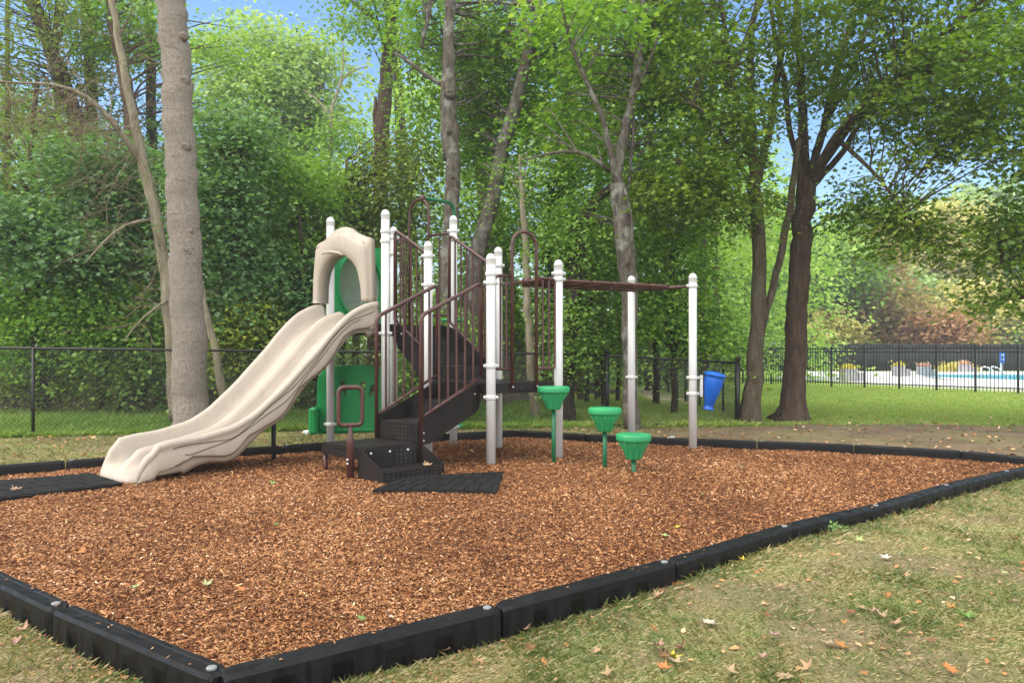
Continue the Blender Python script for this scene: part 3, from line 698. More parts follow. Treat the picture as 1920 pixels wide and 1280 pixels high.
# bottom step box
mb = MB(); N_, R_ = np.array(TN)+[.0, -.012], np.array(TR)+[.008, -.012]; F1, F2 = np.array([-1.215, 6.96]), np.array([-.705, 7.47])
mb.hexa([(*F1, .075), (*F2, .075), (*R_, .075), (*N_, .075), (*F1, .10), (*F2, .10), (*R_, .10), (*N_, .10)])
e = (N_-F1); e /= np.linalg.norm(e)
mb.hexa([(*F1, -.03), (*F2, -.03), (*(F2+e*.015), -.03), (*(F1+e*.015), -.03), (*F1, .074), (*F2, .074), (*(F2+e*.015), .074), (*(F1+e*.015), .074)])
mb.hexa([(*(N_-e*.015), .101), (*(R_-e*.015), .101), (*R_, .101), (*N_, .101), (*(N_-e*.015), .285), (*(R_-e*.015), .285), (*R_, .285), (*N_, .285)])
sb = obj('bottom_step', mb, 'perf', play, smooth_=False)
for a, b, s in ((F1, N_, 1), (F2, R_, -1)):
    Ln = np.linalg.norm(b-a); u = (b-a)/Ln; n = np.array([-u[1], u[0]])*s; m2 = MB()
    m2.prism([(-.01, -.05), (Ln, -.05), (Ln, .292), (Ln-.05, .292), (-.01, .12)], (a[0]+n[0]*.008, a[1]+n[1]*.008, 0), (u[0], u[1], 0), (0, 0, 1), (n[0], n[1], 0), .012); obj('side_plate', m2, 'black', sb, smooth_=False)
w = (R_-N_)/np.linalg.norm(R_-N_); out = -e
for t_ in (.12, .34, .56): mb = MB(); c = N_+w*t_*1.0+out*.017; mb.lathe([(.015, 0), (.014, .008), (.003, .013)], (c[0], c[1], .245), 10, axis=(out[0], out[1], 0)); obj('bolt', mb, 'steel', sb)
# legs and sleeves
mb = MB(); mb.tube([(-1.97, 7.77, -.1), (-1.97, 7.77, .19)], .026, 12); obj('platform_leg', mb, 'brown', play)
# transfer handle
hx, hy = -1.585, 7.22; mb = MB(); mb.tube([(hx, hy, -.1), (hx, hy, .37), (hx, hy, .40), (hx, hy, .43), (hx, hy, .54)], [.037, .037, .036, .022, .018], 14)
hd = obj('transfer_handle', mb, 'brown', play); mb = MB(); w2 = .115
L_ = [(-w2, 0, .535), (-w2, 0, .905), (w2, 0, .905), (w2, 0, .535)]
ca, sa = math.cos(.35), math.sin(.35); L_ = [(hx+q[0]*ca, hy+q[0]*sa, q[2]) for q in L_]
pts = rnd_path([tuple((np.array(L_[0])+np.array(L_[3]))/2)]+L_+[tuple((np.array(L_[0])+np.array(L_[3]))/2)], .06)
mb.tube(pts[:-1], .0215, 12, closed=True); obj('handle_loop', mb, 'brown', hd)
for z in (.16, .20): mb = MB(); mb.lathe([(.012, 0), (.011, .006), (.003, .01)], (hx-.02, hy-.036, z), 8, axis=(0, -1, 0)); obj('bolt', mb, 'steel', hd)
# stair rails
def stair_rail(a, b, za0, zb0, za1, zb1, nb, newel=None, tail=None, r=.0175):
    """lower end a, upper end b; heights of bottom and top rail at each"""
    a = np.array(a, float); b = np.array(b, float); mb = MB()
    top = [(*a, newel if newel is not None else za0), (*a, za1), (*b, zb1)]
    if tail is not None: top.append((*b, tail))
    mb.tube(rnd_path(top, .075), r*1.25, 12); o = obj('stair_rail', mb, 'brown', play)
    mb = MB(); mb.tube([(*a, za0), (*b, zb0)], r, 10); obj('bottom_rail', mb, 'brown', o)
    for k in range(1, nb+1):
        t_ = k/(nb+1); p = a+(b-a)*t_; mb = MB(); mb.tube([(*p, za0+(zb0-za0)*t_), (*p, za1+(zb1-za1)*t_-.005)], .0125, 8, cap=False); obj('baluster', mb, 'brown', o)
    return o
stair_rail((-1.50, 8.15), (-.90, 8.86), .555, .98, 1.64, 2.06, 6, newel=.25, tail=.98)
stair_rail((-.95, 7.69), (-.345, 8.27), .56, .965, 1.63, 2.03, 6, newel=.2, tail=.965)
def up_rail(lo, hi, zl0, zh0, zl1, zh1, nb):
    return stair_rail(hi, lo, zh0, zl0, zh1, zl1, nb, newel=zh0, tail=zl0)
up_rail((-1.04, 9.10), (-1.487, 9.36), 1.24, 1.66, 2.46, 2.80, 5)
up_rail((-.27, 9.50), (-.845, 9.94), 1.1, 1.66, 2.37, 2.83, 6)
# arch panels
def arch_panel(a, b, z0, zr, ztop, tl, tr, nside=2, bot=None):
    """between posts a and b, rails at zr, loop from fraction tl to tr rising to ztop"""
    a = np.array(a, float); b = np.array(b, float); L = np.linalg.norm(b-a); u = (b-a)/L; p = lambda s, z: (a[0]+u[0]*s, a[1]+u[1]*s, z)
    mb = MB(); sl, sr = tl*L, tr*L; hw = (sr-sl)/2; path = [p(sl, z0-.06), p(sl, ztop-hw)]
    for k in range(1, 12): an = math.pi-math.pi*k/12; path.append(p((sl+sr)/2+hw*math.cos(an), ztop-hw+hw*math.sin(an)))
    path += [p(sr, ztop-hw), p(sr, z0-.06)]; mb.tube(path, .02, 12); o = obj('arch_loop', mb, 'brown', play)
    for s0, s1 in ((.05, sl), (sr, L-.05)):
        mb = MB(); out = s0 if s0 < sl*.6 else s1; inn = sl if out == s0 else sr; zb = z0+.16
        mb.tube(rnd_path([p(inn, zr), p(out, zr), p(out, zb), p(inn, zb)], .06), .017, 10); g = obj('side_frame', mb, 'brown', o)
        for k in range(1, nside+1):
            s = out+(inn-out)*k/(nside+1); mb = MB(); mb.tube([p(s, zb), p(s, zr)], .0125, 8, cap=False); obj('baluster', mb, 'brown', g)
    nrm = (u[1], -u[0], 0)
    for s in (sl, sr): mb = MB(); c = p(s, z0-.045); mb.lathe([(.012, 0), (.011, .006), (.003, .01)], (c[0]+nrm[0]*.02, c[1]+nrm[1]*.02, c[2]), 8, axis=nrm); obj('bolt', mb, 'steel', o)
    return o
arch_panel(PE, PG, ZM, 2.11, 2.63, .30, .66, 2)
ar = arch_panel(PB, PD, ZT, 2.88, 3.42, .28, .60, 1)
# green climber
cl = (-.86, 10.95); c0 = (-1.27, 10.42)
mb = MB(); mb.tube(rnd_path([(c0[0]-.02, c0[1], 3.44), (cl[0]+.0, cl[1], 3.46), (cl[0], cl[1], 2.6), (cl[0], cl[1], -.1)], .16), .024, 12); cb = obj('climbing_pole', mb, 'greenmetal', play)
mb = MB(); mb.lathe([(.035, -.03), (.045, -.02), (.045, .02), (.035, .03)], (c0[0], c0[1], 3.43), 14, axis=(.6, .8, 0)); obj('pole_clamp', mb, 'brown', cb)
for z, w in ((.16, .13), (.62, .12), (1.3, .17), (1.72, .19)):
    mb = MB(); mb.lathe([(.03, -.04), (w*.8, -.025), (w, -.01), (w, .012), (w*.9, .022), (.03, .024)], (cl[0], cl[1], z), 20); mb.tube([(cl[0], cl[1], z-.16), (cl[0], cl[1], z)], [.035, .06], 10); obj('foot_disc', mb, 'pod', cb)
# overhead ladder: centre beam with loop rungs
zb_ = 2.13
mb = MB(); mb.tube([(*PF, zb_), (*PG, zb_)], .022, 12); oh = obj('overhead_ladder', mb, 'brown', play)
mb = MB(); mb.tube([(*PH, zb_), (*PI, zb_-.01)], .022, 12); obj('cross_bar', mb, 'brown', oh)
m0 = (np.array(PF)+np.array(PG))/2; m1 = (np.array(PH)+np.array(PI))/2
mb = MB(); mb.tube([(*m0, zb_+.0), (*m1, zb_)], .045, 14); obj('beam', mb, 'brown', oh)
mb = MB(); mb.lathe([(.045, -.05), (.055, -.03), (.055, .03), (.045, .05)], (*m0, zb_), 14, axis=((PG[0]-PF[0]), (PG[1]-PF[1]), 0)); obj('beam_hub', mb, 'brown', oh)
d_ = (m1-m0); Lb = np.linalg.norm(d_); d_ /= Lb; n_ = np.array([d_[1], -d_[0]])
for k in range(6):
    s0 = .14+k*(Lb-.28)/6; s1 = s0+(Lb-.28)/6*.86; q = lambda s, w, z: (m0[0]+d_[0]*s+n_[0]*w, m0[1]+d_[1]*s+n_[1]*w, z)
    mb = MB(); w = .40; sg = 1
    mb.tube(rnd_path([q(s0, -.0, zb_-.01), q(s0, w, zb_-.012), q(s1, w, zb_-.012), q(s1, 0, zb_-.01), q(s1, -w, zb_-.008), q(s0, -w, zb_-.008), q(s0, 0, zb_-.01)], .05)[:-1], .022, 8, closed=True); obj('rung', mb, 'brown', oh)
# blue drum
dz1, dz2 = zpx(708, PI), zpx(738, PI)
bx = PI[0]+.085
mb = MB(); mb.box((bx+.025, PI[1], (dz1+dz2)/2), (.035, .05, dz1-dz2+.07)); br = obj('drum_bracket', mb, 'white', play, smooth_=False)
for z in (dz1, dz2, (dz1+dz2)/2): mb = MB(); mb.lathe([(.009, 0), (.009, .006), (.002, .009)], (bx+.025, PI[1]-.026, z), 8, axis=(0, -1, 0)); obj('bolt', mb, 'steel', br)
ax = Vector((.19, -.04, 1)).normalized(); bt = np.array([PI[0]+.20, PI[1]-.0, zat(768, PI[1])])
pr = [(.002, 0), (.070, 0), (.076, .01), (.070, .022), (.058, .03), (.060, .075), (.064, .08), (.064, .09), (.068, .095), (.068, .105), (.071, .11), (.098, .22), (.122, .34), (.127, .42), (.122, .445), (.137, .45), (.143, .46), (.143, .475), (.135, .485), (.10, .50), (.05, .51), (.002, .512)]
mb = MB(); mb.lathe(pr, bt, 28, axis=ax); dr = obj('drum', mb, 'blue', play)
# --- slide
tt = np.array([0, .2, .4, .6, .8, 1.0, 1.2, 1.4, 1.6, 1.8, 2.0, 2.2, 2.4, 2.55, 2.7, 2.78, 2.84, 2.90, 2.95])
C0 = np.array([-2.09, 9.42]); C1 = np.array([-3.86, 7.22]); dS = (C1-C0)/np.linalg.norm(C1-C0); Ls = np.linalg.norm(C1-C0)
def sbase(t):
    f = t/2.95; c = C0+(C1-C0)*f; th = math.radians(-30-9*f); pr_ = np.array([math.cos(th), math.sin(th)]); return c, pr_, .50-.07*f
nx_ = [185, 250, 262, 284, 297, 316, 379, 441, 480, 535, 575, 600, 620, 645, 665, 690, 705, 760]
ny_ = [920, 906, 890, 865, 836, 829, 818, 799, 775, 724, 680, 653, 627, 600, 583, 571, 567, 566]
def rimz(t):
    c, p, hw = sbase(t); q = c+p*hw; px = 960+F*q[0]/q[1]; return HC-(np.interp(px, nx_, ny_)-660)/F*q[1]
ts_ = np.linspace(0, 2.95, 90)
RZ = np.array([rimz(t_) for t_ in ts_])
k_ = np.ones(5)/5; RZs = np.convolve(np.pad(RZ, 2, 'edge'), k_, 'valid'); RZ = np.where(ts_ > 2.75, RZ, RZs)
RZ = np.interp(ts_, [0, .18, 2.6, 2.72, 2.80, 2.86, 2.91, 2.95], [1, 1, 1, 1, 1, 1, 1, 1])*RZ
print('RIM', [(round(float(a_), 2), round(float(b_), 2)) for a_, b_ in zip(ts_[::8], RZ[::8])])
endf = smooth(2.62, 2.95, ts_); RZ = RZ*(1-endf)+endf*np.interp(ts_, [2.62, 2.75, 2.85, 2.92, 2.95], [.40, .37, .27, .12, .05])
bd = np.interp(ts_, [0, .25, .6, 2.0, 2.4, 2.62, 2.8, 2.9, 2.95], [.22, .23, .23, .23, .23, .25, .22, .09, .03])
BZ = np.maximum(RZ-bd, .02); BZ = np.where(ts_ > 2.7, np.interp(ts_, [2.7, 2.85, 2.92, 2.95], [float(np.interp(2.7, ts_, BZ)), .10, .06, .03]), BZ)
BZ = np.minimum(BZ, RZ-.0); RG = BZ+np.interp(ts_, [0, .15, .5, 2.5, 2.75, 2.9, 2.95], [.0, .14, .185, .175, .15, .02, .004])
def section(i):
    t_ = ts_[i]; r_, b_, g_ = RZ[i], BZ[i], RG[i]; dep = r_-b_
    bul = .5+.5*math.sin(t_*2*math.pi/.62+.6); sk = min(r_+.02, .275+.07*bul*(1 if t_ < 2.5 else .5)+ (0.05 if t_ < .15 else 0))
    vs = .50+.32*abs(math.sin(t_*math.pi/.62+.3))
    half = [(0, g_), (.018, g_-.002), (.045, g_-.35*(g_-b_)), (.07, b_+.02*min(1, dep*5)), (.12, b_), (.20, b_), (.32, b_+.0), (.37, b_+.12*dep), (.405, b_+.45*dep), (.425, r_-.03*min(1, dep*8)), (.437, r_-.004), (.455, r_+.004), (.475, r_), (.487, r_-.015), (.490, r_-.035), (.478, r_-.05)]
    side = []
    for v in (.2, vs*.7, vs-.05, vs-.004, vs+.03, vs+.08, (vs+1)/2, 1.0):
        ins = .045*float(smooth(vs-.01, vs+.04, v)); side.append((.480+.012*math.sin(v*3)-ins, r_-.05-(sk-.05)*v))
    side.append((.40, r_-sk+.01))
    return half+side
secs = [section(i) for i in range(len(ts_))]; n1 = len(secs[0]); V = []
for i, sc_ in enumerate(secs):
    c, p, hw = sbase(ts_[i]); k = hw/.49; ed = smooth(2.8, 2.95, ts_[i]); 
    row = [(-u, z) for u, z in reversed(sc_[1:])]+[(u, z) for u, z in sc_]
    for u, z in row:
        uu = u*k*(1-.10*ed); push = .06*ed*(1-(abs(u)/.49)**3); q = c+p*uu+dS*push; V.append((q[0], q[1], max(z, -.02)))
nr = 2*n1-1; Fq = [(i*nr+k, i*nr+k+1, (i+1)*nr+k+1, (i+1)*nr+k) for i in range(len(ts_)-1) for k in range(nr-1)]
lst = (len(ts_)-1)*nr; b0 = len(V)
for k in range(nr): V.append((V[lst+k][0]+dS[0]*.015, V[lst+k][1]+dS[1]*.015, -.03))
Fq += [(lst+k, lst+k+1, b0+k+1, b0+k) for k in range(nr-1)]
mb = MB(); mb.add(V, Fq); sl_o = obj('slide', mb, 'tan', play)
sm = sl_o.modifiers.new('thick', 'SOLIDIFY'); sm.thickness = .012; sm.offset = -1
def side_line(fz, t0, t1, name='groove_shade_line', off=.4885, r=.005):  # dark strips standing in for shade and dirt in the moulded grooves
    pts = []
    for t_ in np.linspace(t0, t1, 60):
        c, p, hw = sbase(t_); k = hw/.49; rz_ = float(np.interp(t_, ts_, RZ)); v = fz(t_); vs = .50+.32*abs(math.sin(t_*math.pi/.62+.3))
        bul = .5+.5*math.sin(t_*2*math.pi/.62+.6); sk = .275+.07*bul*(1 if t_ < 2.5 else .5)
        u = .480+.012*math.sin(v*3)+.0155; q = c+p*u*k; pts.append((q[0], q[1], rz_-.05-(sk-.05)*v))
    m_ = MB(); m_.tube(pts, r, 5); return obj(name, m_, 'groove', sl_o)
side_line(lambda t_: .12+.09*math.sin(t_*7), .1, 2.62)
side_line(lambda t_: .30+.10*math.sin(t_*5.5+1), .3, 2.5)
side_line(lambda t_: .50+.32*abs(math.sin(t_*math.pi/.62+.3))-.02, .05, 2.6, r=.006)
# slide support
sp = W(513, 858, 8.7); mb = MB(); mb.tube([(sp[0], 8.7, -.1), (sp[0], 8.7, .85)], .026, 12); obj('slide_leg', mb, 'rubber', play)
# slide hood
hA = np.array([-1.665, 9.2]); hK = np.array([(596-960)/F*9.68, 9.68]); Lh = np.linalg.norm(hK-hA); uh = (hK-hA)/Lh; nh = np.array([uh[1], -uh[0]])
if nh[1] > 0: nh = -nh
def hp(px, py):   # from picture to plane of the hood
    k = (px-960)/F; s = (hA[0]-k*hA[1])/(k*uh[1]-uh[0]); Y = hA[1]+uh[1]*s; return s, HC-(py-660)/F*Y
outer = [(594, 569), (595, 520), (597, 470), (600, 459), (606, 455), (614, 452), (622, 443), (632, 434), (642, 428), (653, 426), (663, 429), (671, 436), (680, 441), (689, 444), (698, 446), (701, 452), (702, 500), (703, 566)]
inner = [(686, 566), (684, 540), (680, 520), (675, 503), (666, 490), (656, 482), (646, 479), (636, 480), (627, 485), (618, 496), (611, 512), (607, 535), (606, 569)]
O = [hp(*q) for q in outer]; I = [hp(*q) for q in inner][::-1]
def resamp(P, n):
    P = np.array(P); s = np.concatenate([[0], np.cumsum(np.linalg.norm(np.diff(P, axis=0), axis=1))]); q = np.linspace(0, s[-1], n); return np.stack([np.interp(q, s, P[:, 0]), np.interp(q, s, P[:, 1])], -1)
O = resamp(O, 49); I = resamp(I, 49); V = []; 
prof = [(0, .02), (0, -.045), (.03, -.06), (.22, -.065), (.26, -.10), (.34, -.115), (.75, -.11), (.93, -.10), (1, -.075), (1, .10)]
for a_, b_ in zip(O, I):
    for f, dpt in prof:
        s, z = a_+(b_-a_)*f; q = hA+uh*s-nh*dpt*-1*-1 if False else hA+uh*s+nh*(-dpt); V.append((q[0], q[1], z))
n = len(prof); Fq = [(i*n+k, i*n+(k+1) % n, (i+1)*n+(k+1) % n, (i+1)*n+k) for i in range(48) for k in range(n)]+[tuple(range(n)), tuple(range(48*n, 49*n))]
mb = MB(); mb.add(V, Fq); hd_ = obj('slide_hood', mb, 'tan', play)
bpy.context.view_layer.update()
def on_hood(px, py, d): s, z = hp(px, py); q = hA+uh*s+nh*d; return (q[0], q[1], z)
mb = MB(); pts = [on_hood(x_, y_, .10) for x_, y_ in ((613, 480), (620, 475), (632, 474), (645, 476), (653, 480))]; mb.tube(pts, [.012, .022, .024, .02, .01], 10); obj('hood_brow', mb, 'tan', hd_)
for cx_, cy_ in ((604, 465), (688, 457)):
    mb = MB(); mb.lathe([(.016, 0), (.022, .006), (.012, .012), (.002, .013)], on_hood(cx_, cy_, .075), 12, axis=(nh[0], nh[1], 0)); obj('hood_boss', mb, 'tan', hd_)
mb = MB(); mb.tube([on_hood(594, 572, .0), on_hood(607, 572, .0)], .03, 8); mb.tube([on_hood(690, 568, .0), on_hood(700, 567, .0)], .03, 8); obj('hood_foot', mb, 'groove', hd_)
# green window panel between the back left posts
a = np.array(PK); b = np.array(PB); Lp = np.linalg.norm(b-a); up_ = (b-a)/Lp; npn = np.array([up_[1], -up_[0]])
rx, rz_ = Lp*.33, .45; cz = 2.17; pc, phw = Lp*.42, Lp*.39; V = []; nseg = 48
for k in range(nseg):
    an = 2*math.pi*k/nseg; c_, s_ = math.cos(an), math.sin(an); m = max(abs(c_), abs(s_)); sx, sz = c_/m, s_/m
    ring = [(pc+sx*phw, cz+sz*.56, -.03), (pc+sx*phw, cz+sz*.56, .03), (pc+c_*rx*1.1, cz+s_*rz_*1.1, .03), (pc+c_*rx*1.05, cz+s_*rz_*1.05, .065), (pc+c_*rx, cz+s_*rz_, .06), (pc+c_*rx, cz+s_*rz_, -.03)]
    for s, z, d in ring: q = a+up_*s+npn*d; V.append((q[0], q[1], z))
mb = MB(); mb.add(V, [(i*6+k, i*6+(k+1) % 6, ((i+1) % nseg)*6+(k+1) % 6, ((i+1) % nseg)*6+k) for i in range(nseg) for k in range(6)], True); gp = obj('window_panel', mb, 'green', play, smooth_=False)
V = []; 
for rr, d in ((1.0, .0), (.8, -.06), (.5, -.10), (.2, -.12)):
    for k in range(32): an = 2*math.pi*k/32; q = a+up_*(pc+math.cos(an)*rx*rr)+npn*(d); V.append((q[0], q[1], cz+math.sin(an)*rz_*rr))
mb = MB(); mb.add(V, [(r_*32+k, r_*32+(k+1) % 32, (r_+1)*32+(k+1) % 32, (r_+1)*32+k) for r_ in range(3) for k in range(32)]+[tuple(range(96, 128))]); obj('window_pane', mb, 'window', gp)
# green seat panel under the upper deck
Yg = 9.98
def gp_(px, py): q = W(px, py, Yg); return (q[0], q[2])
oc = [gp_(*q) for q in ((597, 812), (596, 765), (597, 718), (600, 705), (606, 697), (616, 691), (632, 687), (655, 685), (680, 685), (700, 688), (714, 693), (721, 702), (724, 720), (724, 806), (690, 809), (650, 811))]
import bmesh
def slot_panel(outline, holes, y0, y1, name, mat, parent):
    cu = bpy.data.curves.new('tmp', 'CURVE'); cu.dimensions = '2D'; cu.fill_mode = 'BOTH'; cu.extrude = (y1-y0)/2; cu.bevel_depth = .008; cu.bevel_resolution = 2
    for pl in [outline]+holes:
        s = cu.splines.new('POLY'); s.points.add(len(pl)-1); s.use_cyclic_u = True
        for q, p_ in zip(s.points, pl): q.co = (p_[0], p_[1], 0, 1)
    co = bpy.data.objects.new('tmp', cu); C.objects.link(co); bpy.context.view_layer.update()
    me = bpy.data.meshes.new_from_object(co.evaluated_get(bpy.context.evaluated_depsgraph_get())); bpy.data.objects.remove(co); bpy.data.curves.remove(cu)
    o0 = rootloc(parent); me.transform(Matrix.Translation((0, (y0+y1)/2, 0)) @ Matrix.Rotation(math.pi/2, 4, 'X')); me.transform(Matrix.Translation(-o0))
    me.materials.clear(); me.materials.append(M[mat]); me.name = name; o = bpy.data.objects.new(name, me); C.objects.link(o); o.parent = parent; return o
holes = []
for x0, y0, x1, y1 in ((619, 719, 631, 744), (641, 711, 649, 744), (684, 712, 676, 744), (703, 720, 694, 744)):
    p0 = np.array(gp_(x0, y0)); p1 = np.array(gp_(x1, y1)); d = p1-p0; L_h = np.linalg.norm(d); d /= L_h; n = np.array([-d[1], d[0]]); hl = []
    for k in range(16):
        an = 2*math.pi*k/16; s = (math.cos(an)+1)/2; w = .06*math.sin(an)*(1-.6*s); hl.append(tuple(p0+d*s*L_h+n*w))
    holes.append(hl)
pn = slot_panel(oc, holes, Yg-.03, Yg+.03, 'seat_panel', 'green', play)
mb = MB(); q0 = gp_(587, 812); q1 = gp_(600, 762); mb.box(((q0[0]+q1[0])/2, Yg-.06, (q0[1]+q1[1])/2), (q1[0]-q0[0]+.02, .3, q1[1]-q0[1]), bev=.03); obj('seat_shelf', mb, 'green', pn, smooth_=False)
mb = MB(); q0 = gp_(604, 812); q1 = gp_(722, 802); mb.box(((q0[0]+q1[0])/2, Yg-.05, .20), (q1[0]-q0[0], .06, .05), bev=.015); obj('seat_lip', mb, 'green', pn, smooth_=False)
# pods
for (px, py, ztop, r_, hh, sx, lab) in ((1038, 868, .865, .182, .26, 8.3, 'tall green plastic stepping pod beside the platform'), (1134, 878, .655, .177, .255, 7.91, 'middle height green plastic stepping pod between the other two'), (1188, 887, .41, .180, .26, 7.58, 'lowest green plastic stepping pod nearest the camera')):
    X = (px-960)/F*sx; rt = empty('stepping_pod', (X, sx, 0), lab, 'stepping pod', 'green stepping pods')
    mb = MB(); mb.tube([(X, sx, -.15), (X, sx, ztop-hh+.02)], .024, 14); obj('stem', mb, 'greenmetal', rt)
    mb = MB(); mb.lathe([(.03, -hh), (r_*.42, -hh), (r_*.46, -hh+.02), (r_*.60, -hh*.62), (r_*.88, -.085), (r_*.90, -.072), (r_*.985, -.068), (r_, -.055), (r_, -.018), (r_*.97, -.006), (r_*.9, 0), (.002, .0)], (X, sx, ztop), 32); pd = obj('pod_top', mb, 'pod', rt)
    mb = MB()
    for k in range(10):
        an = 2*math.pi*k/10+.2; c_, s_ = math.cos(an), math.sin(an); mb.tube([(X+c_*r_*.45, sx+s_*r_*.45, ztop-hh+.015), (X+c_*r_*.62, sx+s_*r_*.62, ztop-hh*.62), (X+c_*r_*.9, sx+s_*r_*.9, ztop-.08)], [.003, .004, .006], 5)
    obj('rib', mb, 'pod', pd)
    n = 260; a_ = rng.random(n)*6.28; q_ = rng.random(n)**.6*.17
# ------------------------------------------------------------ trees
KITE = [(0, 0, 0), (.42, .40, .07), (1, 0, -.10), (.42, -.40, .07)]
LOBE = [(0, 0, 0), (.12, .34, .03), (.38, .22, .0), (.62, .52, .06), (.66, .2, .0), (1, 0, -.12), (.66, -.2, .0), (.62, -.52, .06), (.38, -.22, .0), (.12, -.34, .03)]
def leafcloud(cent, m, spread, size, flat=.4, droop=.25, tilt=.45, lobed=False, ctint=None, away=None):
    m = int(m*1.3); size = size*.86; cent = np.asarray(cent, float); n = len(cent); cl = np.repeat(cent, m, 0); off = rng.standard_normal((n*m, 3))
    sprd = np.repeat(spread*(.7+.6*rng.random(n)), m)
    off = np.clip(off, -1.9, 1.9)*sprd[:, None]*np.array([1, 1, flat]); rad = np.hypot(off[:, 0], off[:, 1]); off[:, 2] -= droop*rad*rad/np.maximum(sprd, .01)
    P = cl+off; az = np.arctan2(off[:, 1], off[:, 0])+rng.normal(0, .9, n*m); L = size*(.65+.7*rng.random(n*m))
    ct = np.repeat(rng.random(n) if ctint is None else ctint, m); ti = .5*ct+.5*rng.random(n*m)
    return polys(P, az, rng.normal(-.25, .35, n*m), rng.normal(0, tilt, n*m), L, L, LOBE if lobed else KITE), ti, len(LOBE if lobed else KITE)
def ell(px, py, Y, rx, ry, rd, n, shell=.35):
    """cluster centres in an ellipsoid given by its place in the view and its real depth"""
    c = W(px, py, Y); a = rx/F*Y; b = ry/F*Y; v = rng.standard_normal((n, 3)); v /= np.linalg.norm(v, axis=1)[:, None]; r = (shell+(1-shell)*rng.random(n))**.6
    return c+v*r[:, None]*np.array([a, rd, b])
def limb(px_pts, Y, dY=0, wob=.0, Yend=None):
    """px_pts: (px, py, width px)"""
    out = []; n = len(px_pts)
    for i, q in enumerate(px_pts):
        yy = Y+((Yend-Y) if Yend is not None else dY)*i/max(1, n-1); p = W(q[0], q[1], yy); out.append((p, q[2]/F*yy/2))
    return out
def densify(l, step=.25, wob=.012):
    P = [l[0][0]]; Rr = [l[0][1]]
    pts = np.array([q[0] for q in l]); rr = np.array([q[1] for q in l]); s = np.concatenate([[0], np.cumsum(np.linalg.norm(np.diff(pts, axis=0), axis=1))]); n = max(3, int(s[-1]/step)+1); t = np.linspace(0, s[-1], n)
    # smooth by averaging
    X = np.stack([np.interp(t, s, pts[:, k]) for k in range(3)], -1); Q = X.copy()
    for _ in range(2): Q[1:-1] = (Q[:-2]+Q[1:-1]*2+Q[2:])/4
    r_ = np.interp(t, s, rr); w = rng.normal(0, wob, Q.shape)*np.minimum(1, r_*12)[:, None]; w[0] = w[-1] = 0; return Q+w, r_
def trunk_mesh(mb, l, sides=12, step=.25, wob=.012, rough=.05, flare=0):
    Q, r_ = densify(l, step, wob); n = len(Q)
    # hand-made rings with lumps
    V = []; up = None; ph = rng.random(6)*6.28
    for i in range(n):
        d = Q[min(i+1, n-1)]-Q[max(i-1, 0)]; d /= np.linalg.norm(d)+1e-9
        ref = np.array([1., 0, 0]) if up is None else up; u = ref-d*(ref@d); u /= np.linalg.norm(u)+1e-9; up = u; w = np.cross(d, u)
        fl = flare*math.exp(-max(0, (Q[i][2]-Q[0][2]))/.22)
        for k in range(sides):
            a = 2*math.pi*k/sides; lump = 1+rough*(math.sin(2*a+ph[0]+i*.21)*.5+math.sin(3*a+ph[1]-i*.13)*.4+rng.normal(0, .35))+fl*(.75+.5*math.sin(5*a+ph[2]))
            V.append(Q[i]+(u*math.cos(a)+w*math.sin(a))*r_[i]*lump)
    f = [(i*sides+k, i*sides+(k+1) % sides, (i+1)*sides+(k+1) % sides, (i+1)*sides+k) for i in range(n-1) for k in range(sides)]+[tuple(reversed(range(sides))), tuple(range((n-1)*sides, n*sides))]
    mb.add(V, f); return Q, r_
def tree(name, label, limbs, clouds, barkm, leafm, cat='tree', group=None, m=55, spread=.38, size=.10, flat=.4, lobed=False, flare=0, sides=12, twigs=True, rough=.05, twr=.016, knots=(), droop=.25, step=.22, extra=()):
    """limbs: first is the trunk; clouds: cluster centres"""
    base = limbs[0][0][0]; r = empty(name, (base[0], base[1], max(base[2], -.2)), label, cat, group)
    mb = MB(); skel = []
    for i, l in enumerate(limbs):
        Q, rr = trunk_mesh(mb, l, sides if i == 0 else max(7, sides-4), step, .012, rough, flare if i == 0 else 0); skel += [(q, w) for q, w in zip(Q, rr)]
    for (px, py, Y, side, sz) in knots:
        c = W(px, py, Y); dr = np.array([math.sin(side), -math.cos(side), .15]); dr /= np.linalg.norm(dr)
        c = c-dr*.03; mb.tube([c-dr*.07, c-dr*.02, c+dr*.008, c+dr*.016, c+dr*.0], [sz*2.0, sz*1.5, sz*.9, sz*.6, sz*.3], 9, jit=.22)
    tk = obj('trunk', mb, barkm, r)
    cl = np.concatenate(clouds) if clouds else np.zeros((0, 3))
    if len(cl):
        if twigs:
            S = np.array([q for q, w in skel]); SW = np.array([w for q, w in skel]); ok = S[:, 2] > (cl[:, 2].min()-1.5); 
            if ok.sum() < 3: ok[:] = True
            S, SW = S[ok], SW[ok]; mb = MB()
            sub = cl if len(cl) < 420 else cl[rng.choice(len(cl), 420, False)]
            for c in sub:
                d = np.linalg.norm(S-(c-np.array([0, 0, .5])), axis=1); j = int(np.argmin(d)); a = S[j]; L = np.linalg.norm(c-a)
                mid = a*.45+c*.55+np.array([rng.normal(0, .08)*L, rng.normal(0, .08)*L, .12*L]); q1 = a*.75+mid*.25+rng.normal(0, .03, 3)*L
                w = min(SW[j]*.6, twr*(.5+.5*L)); mb.tube([a, q1, mid, c+rng.normal(0, .02, 3)], [w, w*.8, w*.5, .004], 5, cap=False)
            obj('branches', mb, barkm, r)
        V, ti, nv = leafcloud(cl, m, spread, size, flat, droop, lobed=lobed); npobj('crown', V, nv, leafm, r, tint=ti)
    for (cl2, m2, sp2, sz2, lm2) in extra:
        V, ti, nv = leafcloud(cl2, m2, sp2, sz2, flat, droop, lobed=lobed); npobj('crown', V, nv, lm2, r, tint=ti)
    return r
E = ell
